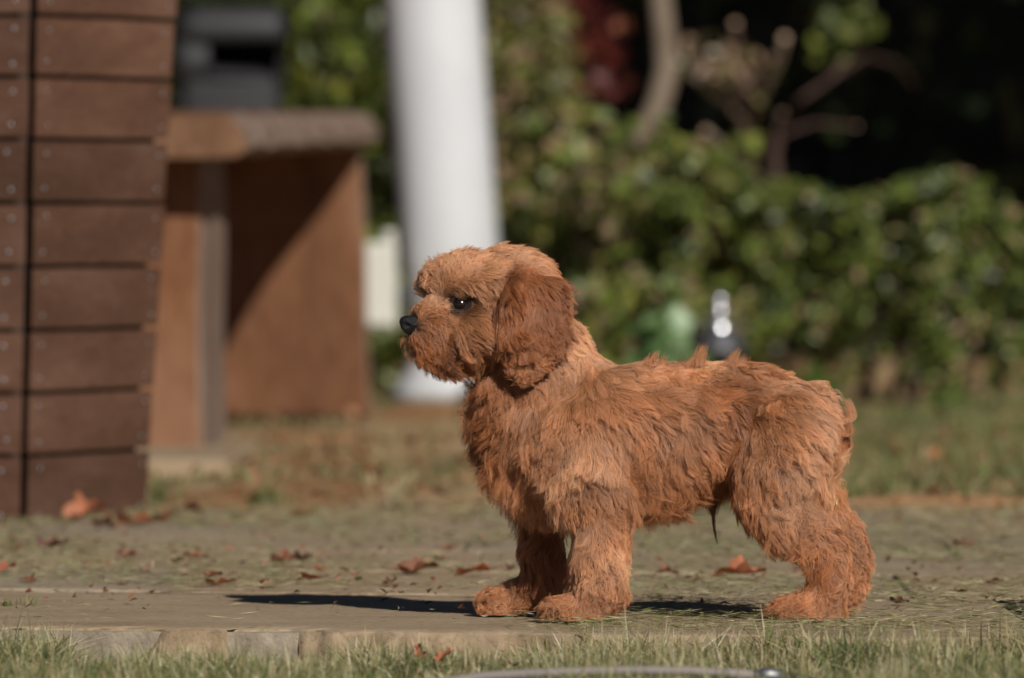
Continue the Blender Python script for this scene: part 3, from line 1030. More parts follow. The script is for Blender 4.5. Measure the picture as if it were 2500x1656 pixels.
def shrub(name, label, cat, blobs, size, pal, stem_tips=None, stem_root=None, mat='leaf', aspect=0.5, group=None, stem_r=0.008, weights=None, stem_mat='bark_red', up=0.4):
    root = stem_root or Vector((blobs[0][0][0], blobs[0][0][1], 0))
    t = empty(name, (root.x, root.y, 0), label, cat, group)
    Ps, Ds = [], []
    for i, (c, r, n) in enumerate(blobs):
        p, d = ell_points(c, r, n, 0.6, 0.22, seed=100 + i + int(abs(c[0]) * 50))
        Ps.append(p); Ds.append(d)
    P = np.concatenate(Ps); Dd = np.concatenate(Ds)
    k = P[:, 2] > 0.01
    P, Dd = P[k], Dd[k]
    sz = rng.uniform(0.7, 1.25, len(P)) * size
    link('foliage', leaves_mesh('foliage', P, sz, pal, Dd, weights, aspect, up), M[mat], t)
    tips = stem_tips or [Vector(P[i]) for i in rng.integers(0, len(P), 9)]
    stems('stems', t, root, tips, stem_r, M[stem_mat])
    return t


# clipped low hedge on the right
hed = empty('hedge', (1.0, 16.0, 0), 'low clipped green hedge with sunlit glossy leaves on the right', 'hedge')
Ps, Os = [], []
hn = Noise(0.5, 71, out=2)
n = 22000
hx = rng.uniform(0.22, 0.97, n)
hd = 15.55 + rng.random(n) * 0.9
hz = rng.random(n) ** 0.75
htop = 0.388 + 0.022 * hn(np.stack([hx * 2, hd, 0 * hx], 1))[:, 0] - np.clip((hx - 0.80) / 0.17, 0, 1) ** 2 * 0.14
z = hz * htop
bulge = 0.10 * np.sin(np.pi * np.clip(hz, 0, 1)) + 0.05 * hn(np.stack([hx * 2, z * 3, 0 * hx], 1))[:, 1]
face = rng.random(n) < 0.6
y = np.where(face, 15.62 - bulge + np.abs(rng.normal(0, 0.05, n)), hd)
topm = rng.random(n) < 0.25
z = np.where(topm, htop - np.abs(rng.normal(0, 0.02, n)), z)
gapn = Noise(0.10, 72, out=1)(np.stack([hx, y * 0.6, z], 1))[:, 0]
k = (z > 0.015) & (rng.random(n) < np.clip(z / 0.14, 0.28, 1)) & (gapn > rng.uniform(-0.5, 0.55, n))
P = np.stack([hx, y, z], 1)[k]
O = np.stack([0 * hx, -np.ones(n), np.where(topm, 1.2, 0.2)], 1)[k]
pal = GR_MID + GR_LIGHT[:2] + TAN[:1] + [(0.035, 0.075, 0.03)]
wts = np.array([.2, .18, .16, .12, .14, .08, .08, .06]); wts /= wts.sum()
link('foliage', leaves_mesh('foliage', P, rng.uniform(0.015, 0.032, len(P)), pal, O, wts, 0.55), M['leaf_gloss'], hed)
bm = bmesh.new()
for i in range(13):
    x0 = random.uniform(0.25, 0.93); y0 = 15.75 + random.uniform(0, 0.4)
    p = Vector((x0, y0, 0))
    pts = [p, p + Vector((random.uniform(-.04, .04), random.uniform(-.1, .03), 0.12)), p + Vector((random.uniform(-.1, .1), random.uniform(-.2, .05), 0.30))]
    tube_bm(bm, pts, [0.009, 0.007, 0.004], 6)
bm_done(bm, 'stems', M['bark_red'], hed)

def W(px, py, d): return tuple(at(px, py, d))
k16 = 16.0 / F
def blob(px, py, d, rx, ry, rd, n): return (W(px, py, d), (rx * d / F, rd, ry * d / F), n)

shrub('shrub', 'light green leafy shrub growing between the tall olive shrub and the clipped hedge', 'shrub',
      [blob(1600, 560, 15.9, 190, 230, 0.30, 1700), blob(1720, 520, 15.8, 120, 160, 0.22, 900), blob(1560, 820, 15.7, 220, 190, 0.25, 1300), blob(1420, 480, 16.2, 130, 180, 0.25, 700)],
      0.042, GR_LIGHT + GR_MID[:2] + TAN + GR_OLIVE[:1], mat='leaf', aspect=0.6, stem_root=Vector((0.27, 16.0, 0)),
      stem_tips=[W(1590, 420, 16.0), W(1500, 620, 15.6), W(1690, 350, 15.9), W(1330, 640, 15.6), W(1420, 500, 15.7), W(1620, 700, 15.5), W(1730, 560, 15.6)], stem_r=0.011)
shrub('shrub', 'tall olive green shrub just right of the white column', 'shrub',
      [blob(1270, 260, 16.9, 150, 330, 0.35, 1500), blob(1330, 640, 16.4, 150, 250, 0.3, 1300), blob(1350, 900, 16.0, 170, 120, 0.22, 700), blob(1230, -150, 17.0, 150, 250, 0.4, 700)],
      0.046, GR_OLIVE + GR_MID[:2] + TAN[:1], aspect=0.42, stem_root=Vector((0.08, 16.8, 0)), stem_r=0.013,
      stem_tips=[W(1270, -80, 16.9), W(1340, 420, 16.4), W(1260, 300, 16.7), W(1400, 700, 16.0), W(1380, 560, 16.2)])
shrub('shrub', 'shrub with yellow green leaves and pale twigs between bin and column', 'shrub',
      [blob(780, 130, 18.2, 160, 190, 0.4, 1000), blob(880, 330, 17.6, 110, 230, 0.3, 700), blob(820, -120, 18.4, 200, 160, 0.4, 700), blob(900, 760, 17.2, 100, 220, 0.3, 700)],
      0.048, GR_MID + GR_LIGHT[:2] + [(0.24, 0.23, 0.03)] + GR_DARK[:1], aspect=0.5, stem_root=Vector((-0.33, 18.0, 0)), stem_mat='bark_grey', stem_r=0.011,
      stem_tips=[W(790, -40, 18.0), W(770, 180, 17.7), W(860, 120, 17.6), W(720, 60, 18.0), W(905, 500, 17.4)])
shrub('shrub', 'dark green bush behind the bin and the bench', 'shrub',
      [blob(520, 30, 19.2, 260, 160, 0.5, 1100), blob(640, 250, 18.9, 240, 200, 0.4, 900), blob(300, 200, 19.2, 280, 300, 0.5, 900), blob(620, 700, 18.5, 350, 280, 0.4, 1200)],
      0.055, GR_MID + GR_DARK, aspect=0.5, stem_root=Vector((-0.62, 19.0, 0)))
shrub('red_leaved_shrub', 'dark red leaved shrub behind the tall olive shrub', 'shrub',
      [blob(1430, 95, 17.6, 90, 80, 0.16, 110), blob(1445, 205, 17.5, 100, 40, 0.16, 70), blob(1410, 20, 17.8, 90, 70, 0.18, 70)],
      0.04, [(0.12, 0.018, 0.018), (0.16, 0.03, 0.022), (0.19, 0.06, 0.03), (0.09, 0.015, 0.015)], aspect=0.6, stem_root=Vector((0.17, 17.8, 0)),
      stem_tips=[W(1430, 60, 17.6), W(1460, 200, 17.5), W(1400, 20, 17.8)], stem_r=0.008)
shrub('broad_leaved_plant', 'plant with broad bright green leaves behind the back of the dog', 'plant',
      [blob(1625, 815, 14.9, 72, 46, 0.08, 22), blob(1600, 880, 14.9, 95, 70, 0.09, 20)],
      0.070, [(0.17, 0.29, 0.10), (0.20, 0.32, 0.12), (0.13, 0.24, 0.08)], aspect=0.7, stem_root=Vector((0.26, 14.9, 0)), stem_r=0.004, up=0.9)
shrub('seedling', 'small bright green seedling at the foot of the hedge on the right', 'plant',
      [blob(2320, 985, 14.9, 40, 40, 0.04, 26)], 0.045, [(0.12, 0.20, 0.03), (0.09, 0.16, 0.025)], aspect=0.6, stem_root=at(2320, 1040, 14.9), stem_r=0.003, up=0.7)
shrub('seedling', 'small green sprout behind the rump of the dog', 'plant',
      [blob(1990, 935, 15.0, 50, 35, 0.05, 30)], 0.042, [(0.10, 0.17, 0.03), (0.08, 0.13, 0.02)], aspect=0.5, stem_root=at(1990, 1010, 15.0), stem_r=0.003, up=0.7)

# slender tree with a bent grey trunk
tr = empty('slender_tree', (0.30, 17.4, 0), 'slender tree with bent grey trunk above the light green shrub', 'tree')
bm = bmesh.new()
pts = [Vector((0.235, 17.4, 0))] + [at(*q, 17.4) for q in ((1520, 620), (1545, 430), (1572, 335), (1608, 250), (1628, 170), (1622, 90), (1612, 0), (1598, -160), (1640, -420), (1620, -800))]
tube_bm(bm, pts, [0.026, 0.026, 0.024, 0.024, 0.024, 0.025, 0.023, 0.022, 0.021, 0.018, 0.012], 14, wob=0.04)
bm_done(bm, 'trunk', M['bark_grey'], tr)
top_ = at(1640, -420, 17.4)
P, Dd = ell_points((top_.x, 17.4, top_.z + 0.55), (0.7, 0.6, 0.42), 1500, 0.5, 0.25, 5)
link('crown', leaves_mesh('crown', P, rng.uniform(0.04, 0.07, len(P)), GR_MID, Dd), M['leaf'], tr)

# pruned bare shrub with pale cut tips
pr = empty('pruned_shrub', (0.50, 16.9, 0), 'pruned bare shrub with reddish branches and pale cut tips above the hedge', 'shrub')
dd = 16.9
def branch(pts, r0, r1, mat='bark_red', cut=True):
    bm = bmesh.new()
    P = [at(a, b, dd + off) for a, b, off in pts]
    fine = []
    for i in range(len(P) - 1):
        for q in range(4):
            fine.append(P[i].lerp(P[i + 1], q / 4.0))
    fine.append(P[-1])
    tube_bm(bm, fine, [0.55 * (r0 + (r1 - r0) * i / (len(fine) - 1)) for i in range(len(fine))], 9, wob=0.06)
    o = bm_done(bm, 'branch', M[mat], pr)
    if cut:
        bm = bmesh.new()
        d_ = (fine[-1] - fine[-2]).normalized()
        tube_bm(bm, [fine[-1] - d_ * 0.001, fine[-1] + d_ * 0.004], r1 * 0.58, 9)
        bm_done(bm, 'cut_end', M['cut'], o)
branch([(1850, 900, 0.2), (1840, 700, 0.1), (1845, 560, 0), (1835, 420, 0), (1815, 300, 0)], 0.024, 0.018)
branch([(1900, 900, 0.25), (1905, 640, 0.15), (1900, 480, 0.1), (1890, 380, 0.1), (1910, 280, 0.1)], 0.026, 0.016)
branch([(1835, 290, 0), (1870, 210, -0.1), (1900, 150, -0.15), (1915, 95, -0.2)], 0.018, 0.014, 'bark_grey')
branch([(1815, 300, 0), (1770, 250, -0.1), (1720, 215, -0.2), (1690, 180, -0.2)], 0.014, 0.011, 'bark_grey')
branch([(1815, 270, 0), (1800, 160, -0.05), (1795, 60, -0.1)], 0.015, 0.013)
branch([(1770, 250, -0.1), (1745, 190, -0.12), (1735, 130, -0.15)], 0.013, 0.012)
branch([(1855, 440, -0.1), (1790, 380, -0.25), (1725, 322, -0.35)], 0.015, 0.013, 'bark_grey')
branch([(1905, 300, 0.1), (1960, 240, 0), (2030, 190, 0), (2060, 150, 0)], 0.011, 0.007)
branch([(1905, 330, 0.1), (1990, 300, 0.1), (2090, 310, 0.1)], 0.009, 0.006)
branch([(2030, 190, 0), (2110, 135, 1.0), (2190, 155, 2.0), (2230, 205, 2.4)], 0.009, 0.007)
P, Dd = ell_points(W(1740, 150, 16.7), (0.07, 0.08, 0.05), 40, 0.4, 0.2, 3)
P2, D2 = ell_points(W(1800, 160, 16.7), (0.09, 0.08, 0.06), 50, 0.4, 0.2, 4)
link('foliage', leaves_mesh('foliage', np.concatenate([P, P2]), rng.uniform(0.025, 0.04, 90), [(0.30, 0.20, 0.12), (0.16, 0.15, 0.05), (0.36, 0.25, 0.17)], None, None, 0.55), M['leaf'], pr)

# small garden lamp by the hedge
ld = 15.0
lp = at(1757, 880, ld)
lamp = empty('garden_lamp', (lp.x, ld, 0), 'small dark garden lamp with polished ball finial behind the dog', 'garden lamp')
z0 = at(1757, 856, ld).z
bm = bmesh.new(); tube_bm(bm, [Vector((lp.x, ld, 0)), Vector((lp.x, ld, z0))], 0.010, 12); bm_done(bm, 'stake', M['iron'], lamp)
bm = bmesh.new(); tube_bm(bm, [Vector((lp.x, ld, z0 - 0.004)), Vector((lp.x, ld, z0 + 0.006)), Vector((lp.x, ld, z0 + 0.03)), Vector((lp.x, ld, z0 + 0.052))], [0.050, 0.048, 0.030, 0.013], 24); bm_done(bm, 'shade', M['iron'], lamp)
for (py_, r_) in ((810, 0.026), (764, 0.016), (734, 0.012)):
    c_ = at(1757, py_, ld)
    bm = bmesh.new()
    bmesh.ops.create_uvsphere(bm, u_segments=24, v_segments=14, radius=r_, matrix=Matrix.Translation(c_))
    bm_done(bm, 'ball', M['chrome'], lamp, smooth=True)

# far dark woods and the big shade tree
wn_ = 9000
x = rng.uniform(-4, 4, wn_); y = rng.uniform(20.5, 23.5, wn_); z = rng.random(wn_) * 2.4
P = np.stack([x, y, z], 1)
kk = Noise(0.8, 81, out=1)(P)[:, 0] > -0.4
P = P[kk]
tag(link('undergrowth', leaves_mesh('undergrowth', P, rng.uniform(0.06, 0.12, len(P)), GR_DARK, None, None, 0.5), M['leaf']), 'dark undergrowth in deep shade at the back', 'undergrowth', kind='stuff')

big = empty('shade_tree', (4.6, 19.5, 0), 'large broad tree shading the dark ground behind the hedge', 'tree')
bm = bmesh.new()
tp = [Vector((4.6, 19.5, -0.05)), Vector((4.55, 19.5, 0.6)), Vector((4.5, 19.45, 1.6)), Vector((4.4, 19.4, 2.6)), Vector((4.1, 19.5, 3.8))]
tube_bm(bm, tp, [0.34, 0.26, 0.22, 0.2, 0.14], 18, wob=0.05)
for a in range(9):
    w = a * 0.7
    s = Vector((4.4, 19.4, 2.4 + 0.1 * a))
    e_ = Vector((4.0 + 3.6 * math.cos(w), 19.8 + 3.6 * math.sin(w), 3.6 + 0.2 * (a % 4)))
    tube_bm(bm, [s, s.lerp(e_, 0.5) + Vector((0, 0, 0.5)), e_], [0.11, 0.07, 0.03], 9)
bm_done(bm, 'trunk', M['bark_grey'], big)
def crown_pts():
    Ps = []
    for c, r, n in (((2.6, 17.8, 4.1), (3.4, 2.6, 1.0), 9000), ((5.2, 20.5, 4.4), (3.6, 3.5, 1.3), 9000), ((0.6, 19.8, 4.0), (3.2, 3.2, 1.1), 9000),
                    ((2.0, 23.5, 4.2), (5.0, 3.2, 1.3), 8000), ((-1.8, 22.0, 4.2), (3.2, 3.0, 1.1), 6000)):
        p, _ = ell_points(c, r, n, 0.35, 0.2, int(c[0] * 7 + 40))
        Ps.append(p)
    return np.concatenate(Ps)
P = crown_pts()
P3, _ = ell_points(W(2070, 40, 17.8), (0.07, 0.10, 0.05), 40, 0.4, 0.2, 9)
P4, _ = ell_points(W(2040, 110, 17.8), (0.05, 0.08, 0.03), 18, 0.4, 0.2, 9)
P = np.concatenate([P[P[:, 2] > 1.9]])
sz = rng.uniform(0.14, 0.26, len(P))
Pall = np.concatenate([P, P3, P4]); szall = np.concatenate([sz, rng.uniform(0.04, 0.06, len(P3) + len(P4))])
link('crown', leaves_mesh('crown', Pall, szall, GR_MID, None, None, 0.65), M['leaf'], big)

# ------------------------------------------------------------------ grass tufts by the post
def tuft(px, py, n, hh, pal, label):
    p = ground(px, py)
    xy = np.array([[p.x, p.y]]) + rng.normal(0, 0.012, (n, 2))
    c = pick(pal, n, 0.2)
    V, Fc, C = blades(n, xy, rng.uniform(0.5, 1.0, n) * hh, rng.uniform(0.0022, 0.004, n), np.abs(rng.normal(0.6, 0.4, n)), np.full(n, -0.004), c)
    me = np_mesh('grass_tuft', V - np.array([p.x, p.y, 0]), Fc, C)
    o = link('grass_tuft', me, M['grass'])
    o.location = (p.x, p.y, 0)
    tag(o, label, 'grass tuft', 'grass tufts along the far side of the path')
tuft(365, 1222, 90, 0.055, fresh + olive, 'green grass tuft growing beside the foot of the plank post')
tuft(300, 1235, 70, 0.07, straw[:3], 'straw coloured tuft against the face of the plank post')
tuft(655, 1228, 80, 0.040, fresh + olive, 'green tuft on the rusty ground beyond the path')
tuft(985, 1228, 26, 0.060, straw[:2], 'thin dry stalks on the rusty ground beyond the path')
tuft(20, 1476, 22, 0.020, [(0.3, 0.3, 0.12), (0.14, 0.16, 0.05)], 'tiny tuft at the left end of the bare slab')

# ------------------------------------------------------------------ hose in the front lawn
hd_ = 6.74
hz_ = 0.001
hose_pts_px = [(1080, 1668), (1180, 1652), (1300, 1645), (1440, 1640), (1560, 1638), (1680, 1639), (1780, 1645), (1850, 1650)]
hp = []
for a, b in hose_pts_px:
    p = at(a, b, hd_); hp.append(p)
hose = empty('garden_hose', (hp[3].x, hd_, -0.03), 'grey garden hose with metal coupling half sunk in the front lawn', 'hose')
fine = []
for i in range(len(hp) - 1):
    for q in range(5): fine.append(hp[i].lerp(hp[i + 1], q / 5.0))
fine.append(hp[-1])
ext = [fine[0] + Vector((-0.10 - 0.08 * k, -0.02 * k, -0.006 - 0.004 * k)) for k in range(3, -1, -1)]
bm = bmesh.new(); tube_bm(bm, ext + fine, 0.0041, 14); bm_done(bm, 'tube', M['hose'], hose)
e0, e1 = fine[-1], fine[-1] + Vector((0.020, 0, -0.001))
bm = bmesh.new(); tube_bm(bm, [e0 - Vector((0.003, 0, 0)), e0 + Vector((0.002, 0, 0)), e0 + Vector((0.003, 0, 0)), e0 + Vector((0.012, 0, 0)), e0 + Vector((0.013, 0, 0)), e1], [0.0052, 0.0056, 0.0068, 0.0068, 0.0060, 0.0060], 14); bm_done(bm, 'coupling', M['hose_metal'], hose)
bm = bmesh.new(); tube_bm(bm, [e1, e1 + Vector((0.02, -0.01, -0.004)), e1 + Vector((0.06, -0.05, -0.016)), e1 + Vector((0.10, -0.13, -0.022))], 0.0048, 12); bm_done(bm, 'spigot', M['bin_dark'], hose)

#DOG#
# ------------------------------------------------------------------ the puppy
DD = 7.56                                  # depth of the dog's middle plane
SC = DD / F                                # metres per photograph pixel there
def dv(px, py, yo=0.0):
    p = at(px, py, DD)
    return Vector((p.x, DD + yo, p.z))

dog_base = dv(1600, 1505); dog_base.z = 0
dog = empty('dog', dog_base, 'curly apricot puppy standing on the stone path, looking left', 'dog')

CH = {
    'torso': [(1320, 1040, 0, 112), (1360, 1035, 0, 138), (1500, 1035, 0, 140), (1650, 1035, 0, 136), (1800, 1032, 0, 134), (1885, 1046, 0, 116), (1950, 1072, 0, 90)],
    'belly': [(1440, 1095, 0, 126), (1600, 1095, 0, 124), (1720, 1075, 0, 112)],
    'chest': [(1295, 1050, 0, 98), (1318, 1130, 0, 86), (1360, 1190, 0, 60)],
    'throat': [(1215, 885, -.008, 62), (1240, 930, -.006, 76), (1275, 1000, -.003, 92)],
    'nape': [(1330, 830, -.004, 64), (1390, 905, 0, 70), (1445, 960, 0, 76)],
    'neck': [(1355, 995, 0, 116), (1305, 885, -0.004, 96), (1255, 780, -0.010, 94)],
    'skull': [(1200, 714, -0.012, 92), (1252, 720, -0.010, 92)],
    'brow': [(1140, 690, -0.013, 66), (1095, 700, -0.018, 48)],
    'far_brow': [(1085, 690, 0.004, 46), (1062, 700, 0.004, 34)],
    'near_brow': [(1115, 704, -0.032, 24), (1150, 696, -0.034, 30)],
    'muzzle': [(1130, 790, -0.018, 66), (1085, 795, -0.024, 54), (1050, 800, -0.029, 44), (1022, 796, -0.032, 33)],
    'bridge': [(1080, 765, -.020, 38), (1040, 780, -.027, 36)],
    'chin': [(1120, 852, -0.020, 48), (1070, 856, -0.027, 38), (1038, 848, -0.029, 32)],
    'lip': [(1090, 825, -0.028, 44), (1050, 826, -0.032, 36), (1022, 820, -0.033, 28)],
    'cheek': [(1165, 805, -0.032, 58), (1120, 830, -0.034, 42)],
    'cheek2': [(1165, 805, 0.008, 58), (1110, 825, -0.008, 42)],
    'nf': [(1400, 1050, -.024, 104), (1440, 1150, -.038, 84), (1462, 1240, -.044, 64), (1465, 1340, -.047, 54), (1462, 1430, -.048, 50), (1440, 1470, -.050, 44), (1400, 1482, -.052, 37), (1376, 1488, -.053, 30)],
    'ff': [(1350, 1080, .026, 92), (1335, 1180, .040, 66), (1328, 1280, .045, 50), (1328, 1380, .047, 44), (1312, 1435, .048, 42), (1260, 1460, .05, 36), (1222, 1469, .05, 29)],
    'nh': [(1910, 1075, -.030, 112), (1892, 1140, -.042, 104), (1890, 1205, -.048, 82), (1948, 1280, -.052, 62), (2012, 1330, -.053, 46), (2020, 1380, -.053, 41), (2010, 1440, -.053, 41), (1985, 1470, -.054, 42), (1950, 1481, -.055, 37), (1932, 1487, -.055, 30)],
    'fh': [(1930, 1080, .032, 115), (1930, 1150, .044, 95), (1965, 1230, .050, 72), (2026, 1290, .052, 54), (2072, 1335, .053, 44), (2086, 1390, .053, 38), (2082, 1430, .053, 38), (2052, 1452, .053, 36), (2016, 1462, .053, 31)],
    'tail': [(1975, 985, 0, 44), (2022, 1025, 0, 32), (2040, 1060, 0, 22)],
}
TOES = [(1362, 1490, -.066, 19), (1353, 1490, -.055, 20), (1357, 1490, -.043, 19), (1206, 1472, .038, 19), (1200, 1472, .050, 20), (1206, 1472, .060, 19),
        (1922, 1490, -.068, 19), (1914, 1490, -.057, 20), (1919, 1490, -.045, 19)]

def ball_body(chains, extra, voxel, smooth_n, name, yscale=1.0, yc=0.0):
    base = bmesh.new()
    bmesh.ops.create_icosphere(base, subdivisions=3, radius=1.0)
    sv = np.array([v.co[:] for v in base.verts]); sf = np.array([[v.index for v in f.verts] for f in base.faces])
    base.free()
    Vs, Fs = [], []
    def add(px, py, yo, r):
        c = dv(px, py, yo)
        s = sv * np.array([r * SC, r * SC * yscale, r * SC]) + np.array(c)
        Fs.append(sf + len(sv) * len(Vs)); Vs.append(s)
    for ch in chains:
        for a, b in zip(ch[:-1], ch[1:]):
            L = math.hypot(a[0] - b[0], a[1] - b[1])
            k = max(2, int(L / (0.22 * min(a[3], b[3]))))
            for i in range(k):
                t = i / k
                add(*[a[j] + (b[j] - a[j]) * t for j in range(4)])
        add(*ch[-1])
    for e_ in extra: add(*e_)
    me = np_mesh(name + '_src', np.concatenate(Vs), np.concatenate(Fs))
    o = bpy.data.objects.new(name + '_src', me)
    COL.objects.link(o)
    m = o.modifiers.new('remesh', 'REMESH'); m.mode = 'VOXEL'; m.voxel_size = voxel
    s = o.modifiers.new('smooth', 'SMOOTH'); s.iterations = smooth_n; s.factor = 0.5
    dg = bpy.context.evaluated_depsgraph_get()
    res = bpy.data.meshes.new_from_object(o.evaluated_get(dg))
    bpy.data.objects.remove(o); bpy.data.meshes.remove(me)
    res.name = name
    res.polygons.foreach_set('use_smooth', np.ones(len(res.polygons), dtype=bool))
    return res

def skin_material():
    m, nt, b, out = new_mat('dog_skin')
    n = tex_noise(nt, 90, 4, 0.6, world_pos(nt))
    c = ramp(nt, n, [(0.3, (0.20, 0.075, 0.028)), (0.7, (0.30, 0.125, 0.05))])  # brown kept dark so gaps in the fur read as shadow
    a = nt.nodes.new('ShaderNodeAttribute'); a.attribute_name = 'tint'
    c = mixc(nt, 1.0, c, a.outputs['Color'], 'MULTIPLY')
    nt.links.new(c, b.inputs['Base Color'])
    b.inputs['Roughness'].default_value = 0.6
    return m
M['skin'] = skin_material()

def hair_material(name, rough=0.42, spec=0.35):
    m = bpy.data.materials.new(name); m.use_nodes = True
    nt = m.node_tree; nt.nodes.clear()
    out = nt.nodes.new('ShaderNodeOutputMaterial')
    a = nt.nodes.new('ShaderNodeAttribute'); a.attribute_name = 'tint'
    h = nt.nodes.new('ShaderNodeBsdfHairPrincipled')
    h.model = 'CHIANG'
    h.parametrization = 'COLOR'
    nt.links.new(a.outputs['Color'], h.inputs['Color'])
    h.inputs['Roughness'].default_value = rough
    h.inputs['Radial Roughness'].default_value = 0.6
    h.inputs['Coat'].default_value = 0.0
    h.inputs['IOR'].default_value = 1.45
    p = nt.nodes.new('ShaderNodeBsdfPrincipled')
    nt.links.new(a.outputs['Color'], p.inputs['Base Color'])
    p.inputs['Roughness'].default_value = 0.38
    p.inputs['Specular IOR Level'].default_value = 0.6
    mx = nt.nodes.new('ShaderNodeMixShader')
    mx.inputs[0].default_value = 0.75
    nt.links.new(h.outputs[0], mx.inputs[1])
    nt.links.new(p.outputs[0], mx.inputs[2])
    h = mx
    nt.links.new(h.outputs[0], out.inputs[0])
    return m
M['hair'] = hair_material('dog_hair')

def mesh_arrays(me):
    me.calc_loop_triangles()
    nv = len(me.vertices)
    co = np.empty(nv * 3); me.vertices.foreach_get('co', co); co = co.reshape(-1, 3)
    nr = np.empty(nv * 3); me.vertices.foreach_get('normal', nr); nr = nr.reshape(-1, 3)
    tr_ = np.empty(len(me.loop_triangles) * 3, dtype=np.int32); me.loop_triangles.foreach_get('vertices', tr_); tr_ = tr_.reshape(-1, 3)
    return co, nr, tr_

def sample(me, n, density=None):
    co, nr, t = mesh_arrays(me)
    A = co[t]
    area = 0.5 * np.linalg.norm(np.cross(A[:, 1] - A[:, 0], A[:, 2] - A[:, 0]), axis=1)
    if density is not None:
        area = area * density(A.mean(1), nr[t].mean(1))
    k = rng.choice(len(t), n, p=area / area.sum())
    r1, r2 = np.sqrt(rng.random(n)), rng.random(n)
    w = np.stack([1 - r1, r1 * (1 - r2), r1 * r2], 1)[:, :, None]
    return (A[k] * w).sum(1), norm((nr[t[k]] * w).sum(1))

def to_px(P):
    """World points to photograph pixel coordinates on the dog's middle plane (orthographic in depth)."""
    px = 1250 + P[:, 0] / SC
    py = 510 + (CAM_H - P[:, 2]) / SC
    return px, py

